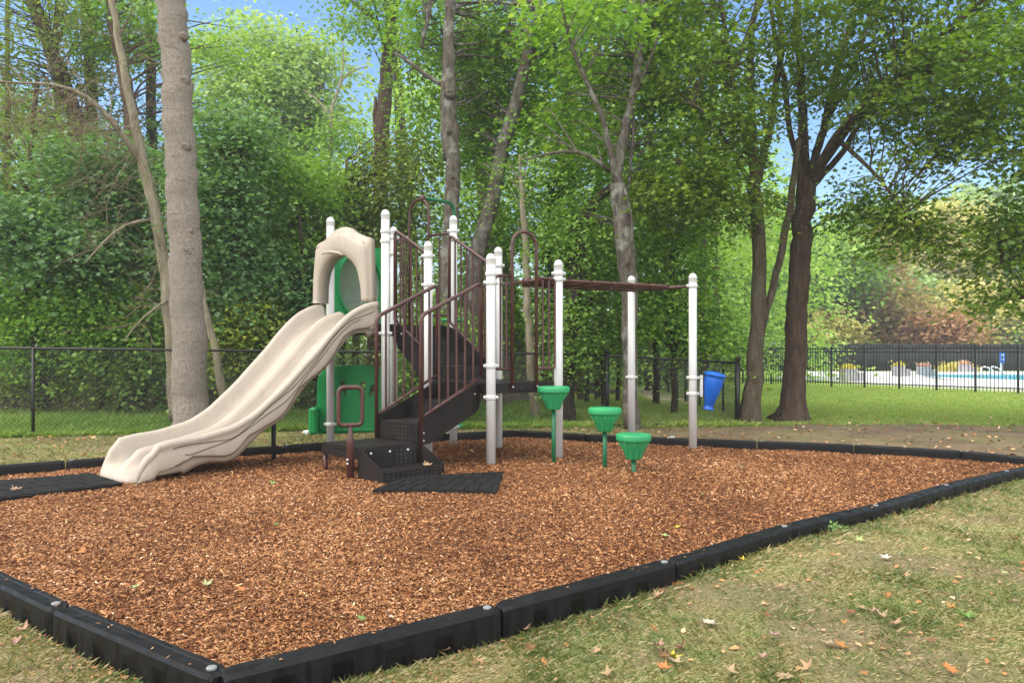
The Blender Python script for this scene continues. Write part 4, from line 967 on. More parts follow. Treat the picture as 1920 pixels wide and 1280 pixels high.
# 1 the big grey trunk at the left
Y1 = 9.9
tree('maple_tree', 'thick straight grey trunk with knots standing behind the slide', [limb([(361, 848, 84), (360, 820, 70), (359, 780, 65), (356, 700, 62), (352, 600, 60), (349, 500, 57), (343, 400, 56), (341, 300, 55), (334, 200, 54), (330, 100, 52), (322, 0, 50), (318, -150, 46), (310, -400, 40), (330, -700, 28), (330, -950, 10)], Y1),
    limb([(318, -180, 26), (200, -420, 18), (60, -620, 8)], Y1, 1.5), limb([(318, -300, 26), (460, -560, 16), (620, -760, 6)], Y1, -1.0)],
    [E(300, -1100, 10, 520, 230, 3.0, 130)], 'bark_beech', 'lf_mid', knots=[(343, 62, 9.72, .3, .035), (343, 145, 9.72, .3, .042), (300, 137, 9.75, -1.2, .025), (343, 270, 9.7, .1, .04), (313, 322, 9.8, -1.2, .035), (364, 297, 9.85, 1.1, .025), (350, 468, 9.7, .2, .045), (362, 432, 9.75, .9, .03), (336, 492, 9.7, -.2, .022), (344, 352, 9.7, 0, .025)], flare=.25, sides=24, rough=.015, step=.12, m=50)
# 2 leaning pale dead tree with bare twigs
r2 = tree('dead_tree', 'pale leaning bare tree left of the thick grey trunk', [limb([(330, 790, 26), (322, 640, 23), (313, 540, 21), (300, 450, 20), (280, 360, 20), (263, 300, 19), (256, 240, 17), (243, 190, 15), (230, 120, 14), (218, 50, 12), (205, -20, 11), (190, -160, 8)], 12.3),
    limb([(262, 300, 13), (240, 265, 12), (205, 218, 10), (175, 190, 8), (150, 168, 7), (110, 155, 6), (40, 158, 4), (-30, 150, 3)], 12.3, -1.2),
    limb([(285, 412, 7), (250, 410, 6), (215, 430, 5), (185, 465, 4), (160, 492, 2)], 12.3, -.7), limb([(318, 560, 7), (290, 575, 5), (255, 605, 3), (232, 640, 2)], 12.2, -.6),
    limb([(300, 450, 5), (318, 380, 4), (330, 345, 3)], 12.3, .3)], [], 'bark_pale', 'lf_mid', sides=12, rough=.06)
mb = MB()
def twig(a, d, L, r_, depth):
    pts = [np.array(a, float)]; dd = np.array(d, float)
    for k in range(5): dd = dd+rng.normal(0, .16, 3)+np.array([0, 0, -.05]); dd /= np.linalg.norm(dd); pts.append(pts[-1]+dd*L/5)
    mb.tube(pts, list(np.linspace(r_, r_*.35, 6)), 4, cap=False)
    if depth:
        for k in range(rng.integers(2, 5)):
            j = rng.integers(1, 6); d2 = dd+rng.normal(0, .65, 3); d2 /= np.linalg.norm(d2); twig(pts[j], d2, L*(.4+.35*rng.random()), r_*.6, depth-1)
for k in range(46):
    s = rng.random(); px = np.interp(s, [0, .25, .5, .75, 1], [262, 205, 150, 80, -20]); py = np.interp(s, [0, .25, .5, .75, 1], [298, 218, 168, 156, 152]); Yk = 12.3-1.2*s
    twig(W(px, py, Yk), (rng.normal(-.45, .5), rng.normal(-.2, .5), rng.normal(.0, .55)), .7+.7*rng.random(), .010, 2)
for k in range(26):
    py = rng.uniform(60, 560); px = np.interp(py, [60, 240, 300, 450, 560], [220, 256, 263, 300, 314]); twig(W(px, py, 12.3), (rng.normal(0, .8), rng.normal(-.2, .5), rng.normal(.1, .5)), .5+.6*rng.random(), .008, 2)
for (px, py) in ((215, 430), (185, 465), (255, 605), (300, 575), (240, 415)):
    for q in range(4): twig(W(px, py, 11.8), (rng.normal(-.3, .6), rng.normal(-.1, .4), rng.normal(-.1, .5)), .5+.4*rng.random(), .006, 1)
obj('bare_twigs', mb, 'twig', r2)
tree('dead_tree', 'thin pale pole leaning behind the right side of the thick grey trunk', [limb([(428, 792, 17), (418, 727, 16), (400, 650, 14), (383, 573, 12), (370, 500, 10), (362, 440, 6)], 12.0)], [], 'bark_pale', 'lf_mid', sides=10)
# dark forest trunks top left
def pole(label, pts, Y, bm, clouds=(), lm='lf_olive', **kw): return tree('forest_tree', label, [limb(pts, Y)]+[limb(l, Y) for l in kw.pop('limbs', [])], list(clouds), bm, lm, **kw)
pole('dark slanting trunk at the far left edge of the woods', [(300, 800, 30), (230, 520, 28), (155, 250, 26), (110, 130, 25), (60, 0, 24), (20, -120, 20)], 18.5, 'bark_red', [E(80, 60, 18, 150, 130, 2, 75)], 'lf_olive', size=.12)
pole('dark upright trunk left of the pale leaning tree near the sky gap', [(190, 800, 24), (180, 500, 22), (170, 150, 20), (162, 0, 20), (155, -120, 16)], 21, 'bark_dark', [E(200, 20, 20, 120, 90, 2, 45), E(60, 220, 20, 120, 70, 2, 50)], 'lf_mid', size=.13)
pole('dark trunk just behind the pale leaning tree', [(262, 800, 26), (255, 500, 25), (245, 200, 24), (215, 60, 20), (195, -100, 16)], 17.5, 'bark_red', [E(240, 40, 18, 110, 80, 1.5, 35), E(420, 140, 18, 60, 120, 1.5, 12)], 'lf_mid', size=.12)
pole('dark trunk close to the left side of the thick grey trunk', [(292, 800, 20), (288, 400, 18), (282, 100, 17), (278, -80, 15)], 20, 'bark_dark', [E(290, 220, 20, 70, 120, 1.5, 30)], 'lf_dark', size=.13)
pole('slim dark trunk in the shrubs at the far left', [(20, 800, 16), (50, 600, 14), (52, 450, 12), (56, 300, 10), (70, 150, 8)], 15, 'bark_dark', [E(60, 300, 15, 130, 110, 1.2, 60)], 'lf_olive', size=.10)
# broken trunk
pole('tall reddish trunk with a broken snag at its side in front of the sky', [(700, 800, 32), (708, 500, 30), (716, 260, 28), (722, 180, 26), (729, 90, 24), (738, 0, 24), (745, -140, 20)], 20, 'bark_red', [E(740, 20, 19, 70, 70, 1.5, 26), E(665, 15, 20, 80, 35, 1.5, 14)], 'lf_mid', limbs=[[(707, 300, 10), (705, 215, 11), (704, 182, 5)], [(716, 60, 9), (690, 25, 7), (655, 0, 5), (610, -30, 4)]], size=.12)
# twin trunk
pole('patchy grey trunk with peeling bark and a sawn knot behind the steps', [(838, 800, 34), (836, 620, 31), (841, 480, 30), (848, 380, 29), (850, 300, 28), (845, 220, 26), (842, 120, 21), (841, 0, 19), (840, -160, 16)], 13.8, 'bark_mix', [E(860, 40, 15.6, 120, 60, 1.2, 46), E(900, 130, 15.8, 70, 90, 1.0, 28), E(790, 120, 15.4, 50, 70, .9, 12)], 'lf_mid', limbs=[[(838, 300, 14), (832, 235, 15), (831, 160, 12), (838, 60, 8)], [(845, 165, 8), (800, 150, 9), (770, 110, 7), (740, 100, 5)], [(790, 90, 6), (805, 30, 8), (812, -40, 6)]], knots=[(844, 171, 13.6, .1, .06), (842, 245, 13.6, 0, .03), (850, 330, 13.6, .2, .03)], size=.105, sides=16, lobed=True)
# leaning pair
pole('long grey trunk leaning right over the top of the black steps', [(878, 800, 34), (886, 520, 32), (903, 440, 30), (925, 370, 27), (938, 300, 25), (955, 230, 24), (975, 170, 23), (990, 100, 21), (1008, 40, 19), (1020, -20, 18), (1030, -160, 14)], 14.2, 'bark_mix', [E(960, 60, 16.2, 120, 70, 1.3, 50), E(1010, 170, 16.0, 80, 80, 1.1, 32), E(900, 260, 16.2, 60, 90, 1.0, 26)], 'lf_bright', limbs=[[(985, 130, 8), (1020, 90, 6), (1060, 70, 4)]], size=.105, sides=14, lobed=True)
pole('broad smooth grey trunk behind the tall leaning trunk', [(985, 800, 64), (975, 720, 56), (962, 640, 50), (946, 540, 44), (930, 430, 40), (912, 340, 36), (893, 260, 30), (880, 150, 26), (870, 20, 22)], 17.5, 'bark_grey', [E(890, 200, 17, 130, 110, 1.5, 55)], 'lf_mid', size=.12, sides=14)
pole('thin pale trunk with a vine inside the brown arch', [(1003, 790, 17), (995, 680, 16), (990, 560, 15), (985, 470, 13), (981, 400, 11), (977, 330, 7), (974, 290, 3)], 13.4, 'bark_pale', [E(985, 330, 14, 60, 80, 1, 14)], 'lf_bright', size=.09)
pole('ivy covered dark trunk between the arch and the monkey bar post', [(1062, 800, 32), (1066, 700, 30), (1072, 600, 28), (1078, 520, 27), (1090, 440, 26), (1104, 388, 24), (1130, 360, 16), (1155, 345, 12)], 13.2, 'bark_dark', [E(1085, 430, 13, 55, 80, .5, 26), E(1070, 600, 13, 35, 130, .35, 26), E(1140, 560, 14, 70, 100, 1, 30)], 'lf_mid', size=.085, m=60, spread=.26)
pole('straight dark forest trunk behind the monkey bars', [(1092, 800, 18), (1082, 600, 18), (1070, 330, 17), (1063, 160, 15), (1058, 0, 13)], 19, 'bark_red', [E(1080, 180, 19, 120, 120, 2, 70)], 'lf_yellow', size=.13)
for px, lab in ((1100, 'thin dark sapling stem behind the green pod'), (1118, 'thin dark sapling stem left of the thick fence post'), (1130, 'slim pale sapling stem beside the thick fence post'), (1158, 'slim dark stem between the fence post and the forked tree')):
    pole(lab, [(px, 760, 9), (px+4, 640, 8), (px-3, 500, 7), (px+6, 380, 5)], 17+(px % 7)*.4, 'bark_dark', [E(px, 480, 17, 60, 80, 1.2, 20)], 'lf_mid', size=.11)
# forked tree
tree('maple_tree', 'slender forked tree with peeling bark behind the middle white post', [limb([(1186, 806, 34), (1182, 740, 28), (1180, 640, 28), (1182, 560, 30), (1176, 480, 34), (1166, 410, 32), (1158, 345, 28)], 12.4),
    limb([(1158, 350, 21), (1160, 300, 18), (1172, 240, 17), (1186, 190, 16), (1198, 120, 14), (1204, 50, 13), (1207, -30, 11), (1215, -160, 8)], 12.4, .6), limb([(1158, 350, 16), (1147, 300, 12), (1138, 240, 10), (1118, 190, 9), (1085, 130, 8), (1066, 75, 6), (1052, 0, 5)], 12.4, -.8),
    limb([(1143, 322, 7), (1118, 295, 7), (1085, 281, 6), (1040, 283, 5), (985, 300, 3)], 12.4, -.6), limb([(1165, 420, 7), (1178, 360, 6), (1183, 300, 6), (1190, 200, 6), (1192, 60, 6), (1190, -40, 5)], 12.5, .3), limb([(1175, 500, 5), (1190, 440, 5), (1184, 400, 4), (1170, 350, 4)], 12.2, 0), limb([(1190, 180, 7), (1215, 130, 6), (1235, 60, 4)], 12.6, -.4)],
    [E(1160, 60, 14.2, 190, 110, 1.3, 90), E(1080, 230, 14.2, 130, 90, 1.1, 34), E(1240, 240, 13.6, 90, 120, 1.1, 38), E(1090, 420, 14.2, 90, 50, .9, 12), E(1120, 30, 12.0, 120, 60, .8, 16)], 'bark_mix', 'lf_bright', sides=14, lobed=True, size=.115, m=54, spread=.34, rough=.09)
# two maples at the right
tree('maple_tree', 'tall dark maple with a side stem, left one of the pair on the lawn', [limb([(1405, 803, 52), (1406, 788, 40), (1409, 760, 34), (1413, 700, 31), (1419, 640, 29), (1424, 560, 28), (1424, 500, 26), (1421, 430, 25), (1418, 380, 24), (1415, 330, 24)], 13.3),
    limb([(1416, 335, 19), (1412, 290, 16), (1410, 230, 14), (1407, 150, 13), (1406, 80, 12), (1414, 20, 12), (1440, -40, 10)], 13.3, .3), limb([(1414, 330, 14), (1398, 265, 10), (1385, 215, 10), (1373, 150, 9), (1362, 80, 9), (1350, -10, 8)], 13.3, -.8),
    limb([(1420, 340, 17), (1433, 285, 14), (1447, 235, 13), (1455, 160, 12), (1468, 95, 11), (1462, 30, 10), (1450, -40, 8)], 13.3, .8), limb([(1409, 350, 10), (1385, 305, 9), (1362, 268, 8), (1338, 225, 7), (1300, 195, 5)], 13.3, -1.2), limb([(1408, 310, 7), (1375, 278, 6), (1330, 280, 5), (1280, 300, 3)], 13.3, -1.4),
    limb([(1418, 650, 12), (1432, 600, 14), (1448, 545, 14), (1460, 500, 14), (1470, 450, 14), (1478, 410, 14), (1484, 370, 13), (1489, 330, 12), (1498, 260, 10)], 13.3, .1), limb([(1373, 148, 8), (1392, 90, 8), (1412, 40, 8), (1430, 0, 7)], 12.82, .2)],
    [E(1370, 50, 13.2, 180, 80, 1.9, 40), E(1310, 200, 12.8, 110, 110, 1.4, 36), E(1290, 340, 12.8, 110, 90, 1.2, 38), E(1440, 170, 13.4, 90, 80, 1.3, 7), E(1340, 360, 12.6, 90, 60, .9, 12), E(1340, -300, 13, 300, 150, 2.5, 50)], 'bark_mid', 'lf_maple', sides=18, lobed=True, size=.10, m=86, spread=.33, flare=.25)
tree('maple_tree', 'broad maple with spreading limbs and a flared root base, right one of the pair', [limb([(1484, 796, 76), (1486, 782, 54), (1488, 760, 45), (1490, 700, 41), (1492, 640, 40), (1496, 560, 39), (1500, 480, 38), (1504, 420, 36), (1508, 375, 35), (1512, 335, 33)], 13.9),
    limb([(1508, 350, 20), (1508, 290, 17), (1505, 220, 16), (1500, 140, 15), (1497, 60, 15), (1493, -20, 14), (1490, -150, 9)], 13.9, .5), limb([(1514, 340, 18), (1530, 290, 15), (1548, 230, 14), (1562, 160, 14), (1580, 90, 13), (1605, 20, 12), (1630, -60, 9)], 13.9, 1.4),
    limb([(1518, 345, 18), (1545, 305, 15), (1575, 262, 14), (1600, 225, 14), (1640, 190, 13), (1700, 130, 12), (1775, 60, 11), (1850, -5, 9), (1930, -60, 6)], 13.9, -2.2), limb([(1516, 350, 17), (1540, 300, 13), (1568, 250, 12), (1620, 195, 11), (1685, 155, 10), (1760, 128, 9), (1850, 100, 7), (1930, 95, 4)], 13.9, -3.0),
    limb([(1520, 350, 15), (1550, 320, 12), (1580, 290, 11), (1600, 250, 10), (1620, 220, 8)], 13.9, .2), limb([(1574, 264, 10), (1602, 288, 8), (1645, 330, 6), (1700, 400, 4)], 13.35, -1.6), limb([(1505, 350, 14), (1494, 300, 11), (1480, 240, 10), (1470, 150, 9), (1450, 50, 8), (1440, -40, 7)], 13.9, -.5), limb([(1549, 228, 11), (1590, 150, 9), (1615, 80, 9), (1640, 10, 7)], 14.37, .5),
    limb([(1600, 225, 8), (1660, 215, 6), (1720, 150, 5), (1800, 95, 4)], 13, -1.5)],
    [E(1680, 55, 13.0, 250, 85, 2.2, 88), E(1790, 145, 11.8, 170, 90, 1.6, 64), E(1690, 200, 12.6, 90, 70, 1.4, 12), E(1730, 265, 12.0, 80, 40, 1.1, 14), E(1540, 130, 13.6, 100, 80, 1.3, 9), E(1610, 365, 12.8, 60, 32, .8, 10), E(1702, 400, 12.0, 46, 44, .6, 12), E(1722, 440, 12.0, 34, 28, .5, 8), E(1465, 360, 14.4, 40, 35, .6, 3), E(1620, -300, 12.5, 420, 150, 2.5, 60), E(1890, 250, 11.4, 70, 85, 1.2, 17)], 'bark_red', 'lf_maple', sides=22, lobed=True, size=.10, m=86, spread=.33, flare=.45, step=.18)
# tree reaching in from the right
tree('maple_tree', 'dark leafy tree reaching in from the right edge of the picture', [limb([(2130, 800, 60), (2120, 500, 50), (2100, 200, 40), (2080, -100, 26)], 12.5), limb([(2110, 400, 14), (2010, 420, 9), (1930, 470, 5), (1860, 500, 3)], 12.5, -1), limb([(2110, 470, 12), (2000, 520, 8), (1920, 560, 4)], 12.5, -.8), limb([(2105, 250, 14), (2000, 260, 9), (1900, 330, 5)], 12.5, -.8)],
    [E(1905, 430, 11.8, 62, 70, .7, 36), E(1900, 540, 11.8, 48, 42, .5, 15), E(1975, 330, 11.8, 80, 100, 1.1, 28), E(2100, 200, 12.5, 180, 240, 2.2, 70)], 'bark_dark', 'lf_maple', size=.105, lobed=True, m=44, spread=.33)
# sunlit tall tree behind the gap, its crown
tree('forest_tree', 'tall pale green sunlit tree rising into the sky between the trunks', [limb([(520, 720, 26), (515, 500, 22), (510, 350, 18), (500, 200, 10), (495, 90, 4)], 30), limb([(512, 380, 9), (560, 260, 6), (600, 180, 3)], 30, -1), limb([(512, 400, 9), (450, 280, 6), (430, 180, 3)], 30, 1)],
    [E(480, 200, 30, 105, 70, 3, 85), E(560, 180, 30, 62, 80, 3, 60), E(540, 90, 30, 50, 45, 2, 26), E(420, 120, 30, 45, 60, 2, 26), E(595, 105, 30, 40, 40, 2, 20), E(480, 60, 30, 26, 40, 2, 12), E(500, 320, 30, 140, 90, 3, 90)], 'bark_mid', 'lf_pale', size=.23, m=55, spread=.75)
tree('forest_tree', 'thin tree with bare upper branches against the blue sky', [limb([(600, 700, 12), (610, 450, 11), (618, 300, 9), (622, 200, 7)], 26), limb([(618, 210, 6), (632, 180, 4), (645, 120, 3), (642, 70, 2)], 26), limb([(618, 220, 5), (600, 190, 4), (570, 170, 2)], 26), limb([(626, 185, 4), (650, 135, 3), (690, 125, 2)], 26)], [E(600, 330, 26, 70, 70, 1.6, 40), E(640, 250, 26, 45, 45, 1.4, 16)], 'bark_pale', 'lf_mid', size=.17, m=50, spread=.5)
# understory trees and shrubs, each a thing of its own
US = [  # label, kind, leaf, Y, stem px, clouds
 ('dark bluish leafy tree low behind the fence at the far left', 'understory_tree', 'lf_dark', 13.2, (90, 800, 380), [(60, 420, 140, 60, 1.0, 85), (160, 470, 100, 55, .9, 55)], .12),
 ('dark drooping leafy tree between the bare tree and the left edge', 'understory_tree', 'lf_dark', 14.2, (200, 800, 330), [(190, 300, 110, 80, 1.1, 62), (230, 390, 80, 60, .9, 40)], .12),
 ('dark leafy tree just right of the thick grey trunk', 'understory_tree', 'lf_dark', 13.4, (410, 800, 330), [(450, 225, 55, 45, .8, 20), (420, 300, 70, 90, 1.0, 56), (410, 430, 70, 90, .9, 56), (450, 540, 90, 50, .9, 34)], .115),
 ('olive coloured leafy tree above the slide hood', 'understory_tree', 'lf_olive', 15.5, (640, 800, 300), [(650, 420, 90, 70, 1.0, 56), (740, 330, 70, 110, 1.0, 75)], .10),
 ('mid green tree left of the slide hood', 'understory_tree', 'lf_mid', 15.0, (560, 800, 330), [(560, 350, 90, 80, 1.2, 80), (600, 460, 90, 60, 1.1, 60), (500, 430, 70, 60, 1.0, 44)], .115),
 ('dense dark green tree behind the slide hood', 'understory_tree', 'lf_dark', 14.0, (600, 800, 400), [(560, 520, 100, 60, 1.0, 70), (520, 610, 70, 40, .8, 30)], .11),
 ('bright green bushy shrub at the far left behind the fence', 'shrub', 'lf_bright', 13.2, (60, 800, 560), [(60, 560, 110, 60, .7, 70), (30, 640, 70, 40, .6, 24)], .10),
 ('bright yellow green shrub in the middle of the left fence', 'shrub', 'lf_bright', 13.3, (190, 800, 560), [(180, 560, 90, 60, .7, 56), (170, 640, 70, 50, .5, 30)], .10),
 ('green shrub close to the left side of the thick grey trunk', 'shrub', 'lf_mid', 13.2, (270, 800, 600), [(265, 610, 55, 50, .5, 28), (285, 670, 45, 45, .4, 22)], .10),
 ('yellow speckled shrub between the thick grey trunk and the slide', 'shrub', 'lf_yellow', 13.0, (440, 800, 600), [(455, 590, 70, 45, .6, 34), (440, 650, 60, 45, .5, 24)], .085),
 ('green shrub under the slide beside the grey trunk', 'shrub', 'lf_mid', 13.6, (500, 800, 620), [(500, 640, 70, 45, .6, 30), (560, 650, 60, 40, .5, 26)], .09),
 ('low sparse bush at the bottom of the fence at the far left', 'shrub', 'lf_olive', 13.4, (80, 790, 690), [(90, 700, 110, 40, .5, 44)], .07),
 ('low sparse bush below the yellow green shrub', 'shrub', 'lf_olive', 13.4, (220, 790, 700), [(230, 705, 90, 36, .5, 34)], .07),
 ('low twiggy bush below the slide', 'shrub', 'lf_olive', 13.8, (540, 790, 700), [(560, 705, 90, 30, .5, 30)], .07),
 ('low leafy bush behind the brown stair rails', 'shrub', 'lf_mid', 13.0, (780, 790, 690), [(780, 690, 70, 40, .5, 34), (830, 620, 60, 60, .6, 30)], .085),
 ('bright green leafy tree behind the stair rails', 'understory_tree', 'lf_bright', 15.5, (880, 800, 380), [(900, 430, 90, 80, 1.2, 44), (860, 560, 80, 70, 1.0, 28), (960, 560, 70, 70, 1.0, 20)], .105),
 ('bright green leafy tree behind the brown arch', 'understory_tree', 'lf_bright', 16.5, (1030, 800, 380), [(1030, 420, 90, 90, 1.3, 44), (1010, 560, 70, 70, 1.0, 20), (1100, 320, 90, 80, 1.3, 36)], .11),
 ('bright maple leafed tree hanging low between the two right white posts', 'understory_tree', 'lf_bright', 14.2, (1265, 760, 420), [(1260, 470, 100, 80, 1.0, 66), (1290, 580, 80, 50, .9, 44), (1220, 580, 60, 50, .8, 24), (1330, 620, 45, 40, .6, 18)], .105),
 ('mid green tree above the monkey bars', 'understory_tree', 'lf_mid', 17.0, (1230, 780, 320), [(1230, 350, 120, 90, 1.5, 56), (1140, 500, 80, 70, 1.2, 28)], .12),
 ('leafy dark shrub behind the forked tree', 'shrub', 'lf_mid', 15.5, (1130, 760, 600), [(1125, 620, 80, 55, .9, 50), (1060, 640, 60, 45, .8, 28)], .09),
 ('dark green shrub at the end of the dirt path', 'shrub', 'lf_dark', 30, (1200, 720, 600), [(1190, 640, 100, 55, 2.0, 90)], .20),
]
for lab, nm, lf, Yu, (sx, sb_, st), cl_, sz in US:
    lim = [limb([(sx, max(sb_, 660+1.28*F/Yu), 14 if nm != 'shrub' else 6), ((sx+cl_[0][0])/2, (sb_+st)/2, 11 if nm != 'shrub' else 5), (cl_[0][0], st, 5 if nm != 'shrub' else 3)], Yu)]
    tree(nm, lab, lim, [E(q[0], q[1], Yu, q[2], q[3], q[4], int(q[5]*.95)) for q in cl_], 'bark_dark', lf, cat='tree' if nm != 'shrub' else 'shrub', group='understory trees behind the fence' if nm != 'shrub' else 'shrubs behind the fence', m=50 if sz > .08 else 70, spread=.30*(Yu/13) if sz > .08 else .26, size=sz, droop=.4, flat=.35, lobed=(lf == 'lf_dark' and Yu < 16), sides=7, twr=.012)
# far trees beyond the pool
FT = [
 ('far blue green tree left of the autumn trees', 'lf_bright', 62, 1460, [(1460, 520, 60, 130, 4, 110)]),
 ('far rounded green tree behind the right maple trunk', 'lf_mid', 58, 1580, [(1570, 490, 60, 75, 4, 90)]),
 ('far orange autumn tree beyond the pool', 'lf_orange', 60, 1620, [(1625, 560, 78, 90, 4, 110), (1650, 470, 40, 45, 3, 24)]),
 ('far golden yellow tree low beside the orange tree', 'lf_gold', 57, 1550, [(1550, 620, 45, 34, 3, 40)]),
 ('far red autumn tree beyond the pool', 'lf_red', 56, 1745, [(1748, 612, 58, 36, 3, 56)]),
 ('far tall golden tree right of the orange tree', 'lf_gold', 74, 1760, [(1760, 470, 90, 110, 6, 130)]),
 ('far pale green tree behind the red autumn tree', 'lf_pale', 70, 1720, [(1700, 570, 80, 70, 5, 90)]),
 ('far dark olive tree behind the flower planters', 'lf_gold', 64, 1830, [(1835, 590, 90, 70, 5, 110)]),
 ('far pale green tree at the right edge beyond the pool', 'lf_pale', 76, 1900, [(1890, 500, 90, 110, 6, 130)]),
 ('far blue green tree at the right edge low beyond the pool', 'lf_pale', 62, 1920, [(1930, 610, 80, 55, 5, 80)]),
 ('far mid green tree between the two maple trunks', 'lf_mid', 54, 1370, [(1370, 560, 70, 110, 4, 120)]),
 ('far tall pale tree above the left maple side stem', 'lf_pale', 66, 1400, [(1400, 440, 90, 90, 5, 110)]),
 ('far tall green tree on the skyline above the orange tree', 'lf_pale', 84, 1640, [(1660, 430, 110, 60, 6, 90)]),
 ('far tall green tree on the skyline at the right edge', 'lf_pale', 90, 1850, [(1860, 400, 120, 60, 7, 110)]),
]
for lab, lf, Yf, sx, cl_ in FT:
    top = min(q[1]-q[3]*.5 for q in cl_); lim = [limb([(sx, 660+1.28*F/Yf, 10), (sx+4, 600, 8), (cl_[0][0], top, 3)], Yf)]
    tree('broadleaf_tree', lab, lim, [E(q[0], q[1], Yf, q[2], q[3], q[4], q[5]) for q in cl_], 'bark_mid', lf, group='trees beyond the pool', m=60, spread=.95, size=.42*(Yf/60), droop=.3, flat=.5, sides=6, step=1.0, twr=.03)
# yellow shrub by the pool
c = W(1795, 688, 46); r = empty('shrub', (c[0], 46, 0), 'bright yellow green shrub behind the pool planters', 'shrub'); n = 60
cl_ = E(1795, 690, 46, 34, 13, .7, 60); V, ti, nv = leafcloud(cl_, 50, .22, .12); npobj('crown', V, nv, 'lf_gold', r, tint=ti*.6+.4)
mb = MB()
for k in range(8): mb.tube([(c[0]+rng.normal(0, .3), 46+rng.normal(0, .2), -.05), (c[0]+rng.normal(0, .6), 46, .8)], .02, 5)
obj('stem', mb, 'bark_mid', r)
# deep wood as one mass
cs = []
def wood(x0, x1, ytop, Y, n, ybot=690):
    x = rng.uniform(x0, x1, n); yt = np.interp(x, [q[0] for q in ytop], [q[1] for q in ytop]); y_ = yt+(ybot-yt)*rng.random(n)**.9; yy = Y+rng.uniform(-2, 3, n)
    return np.stack([(x-960)/F*yy, yy, HC-(y_-660)/F*yy], -1)
A1 = wood(-500, 1420, [(-500, 120), (0, 160), (340, 330), (420, 300), (640, 300), (720, 260), (760, 120), (1300, 60), (1420, 200)], 24, 1050)
A2 = wood(-700, 1560, [(-700, 60), (0, 110), (330, 290), (690, 250), (760, 60), (1340, 10), (1400, 260), (1560, 420)], 34, 1350)
A3 = wood(-300, 900, [(-300, 420), (900, 420)], 19, 330, 715)
A4 = wood(1300, 2300, [(1300, 380), (1500, 450), (1700, 480), (2300, 430)], 100, 900, 655)
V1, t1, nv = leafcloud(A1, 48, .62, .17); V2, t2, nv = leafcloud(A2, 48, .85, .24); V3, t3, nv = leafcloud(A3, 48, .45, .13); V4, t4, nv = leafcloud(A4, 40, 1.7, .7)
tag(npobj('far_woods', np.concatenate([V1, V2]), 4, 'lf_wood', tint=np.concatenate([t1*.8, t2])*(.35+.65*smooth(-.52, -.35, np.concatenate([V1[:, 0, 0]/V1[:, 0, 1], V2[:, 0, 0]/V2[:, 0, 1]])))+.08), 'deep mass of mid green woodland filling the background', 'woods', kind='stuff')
tag(npobj('woodland_undergrowth', V3, 4, 'lf_olive', tint=t3*.8), 'dark undergrowth of the woods behind the fence', 'undergrowth', kind='stuff')
tag(npobj('skyline_woods', V4, 4, 'lf_pale', tint=t4), 'hazy mass of distant pale woods beyond the pool', 'woods', kind='stuff')
# more trunks deep in the wood
for i in range(16):
    px = [15, 110, 395, 470, 545, 600, 665, 770, 800, 905, 1020, 1125, 1215, 1250, 1320, 1345][i]; Yk = 20+((i*37) % 11)*1.2; ln = rng.normal(0, 25); yt_ = 340 if 380 < px < 700 else -60
    words = ['far left edge', 'left shrubs', 'thick grey trunk', 'slide top', 'slide middle', 'slide hood', 'white hood post', 'stair rails', 'brown arch rail', 'leaning trunk', 'vine trunk', 'fence post', 'forked tree', 'white ladder post', 'blue drum', 'receding fence'][i]
    tree('forest_tree', f'dim slender trunk deep in the woods behind the {words}', [limb([(px, 660+1.28*F/Yk, 15), (px+ln*.3, 500, 13), (px+ln*.7, (500+yt_)/2, 11), (px+ln, yt_, 6)], Yk)], [], 'bark_dark' if i % 3 else 'bark_mid', 'lf_mid', group='slender trunks deep in the woods', sides=8, step=.6)
# ------------------------------------------------------------ grass
BL = [(0, -.5, 0), (.0, .5, 0), (.55, .32, .06), (1, 0, .0)]
def blades(x, y, h, w, az, lean, base):
    n = len(x); d = np.stack([np.cos(az)*np.sin(lean), np.sin(az)*np.sin(lean), np.cos(lean)], -1); s = np.stack([-np.sin(az+rng.normal(0, .8, n)), np.cos(az), np.zeros(n)], -1)
    P = np.stack([x, y, base], -1); dr = np.stack([np.cos(az), np.sin(az), np.zeros(n)], -1)
    p0 = P-s*w[:, None]/2; p1 = P+s*w[:, None]/2; m = P+d*h[:, None]*.55; tip = P+d*h[:, None]+dr*(h*.35*np.sin(lean))[:, None]-np.array([0, 0, 1])*(h*.12)[:, None]
    return np.stack([p0, p1, m+s*w[:, None]*.35, tip], 1)
def ground_z(x, y): return gz(x, y)+.035*(fbm(x, y, 2.2)-.5)
# near lawn on both sides of the bed
N = 680000; y = 1.9+7.5*rng.random(N)**1.5; x = (rng.random(N)-.47)*2*(y*.92+.7)
k = ~inbed(x, y) & (beddist(x, y) > .075); x, y = x[k], y[k]
cov = fbm(x, y, 1.6); soil = zones(x, y)[1]; k = rng.random(len(x)) < np.clip(1.25*(cov*1.3+.12)*(1-soil*.9)*(3.3/y)**.4, .03, 1); x, y = x[k], y[k]; n = len(x)
gr = fbm(x+5, y, 1.3); tuft = smooth(.60, .72, fbm(x, y, 3.4)); edge = smooth(.35, .08, beddist(x, y))
green = np.clip(smooth(.44, .70, gr)+.4*tuft+.3*edge+.25*smooth(1.5, 4, x)*.8, 0, 1)
dead = rng.random(n) > (.14+.5*green)
ti = np.where(dead, .72+.28*rng.random(n), .05+.40*rng.random(n)+.1*(1-green)); h = (.017+.022*rng.random(n))*(1+.6*tuft+.7*edge)*(y/3)**.15; w = .0026*(y/3)**.75*(.8+.6*rng.random(n))
lean = np.abs(rng.normal(.75, .3, n))+dead*.35; lean = np.minimum(lean, 1.5)
V = blades(x, y, h, w, rng.random(n)*6.283, lean, ground_z(x, y)-.003)
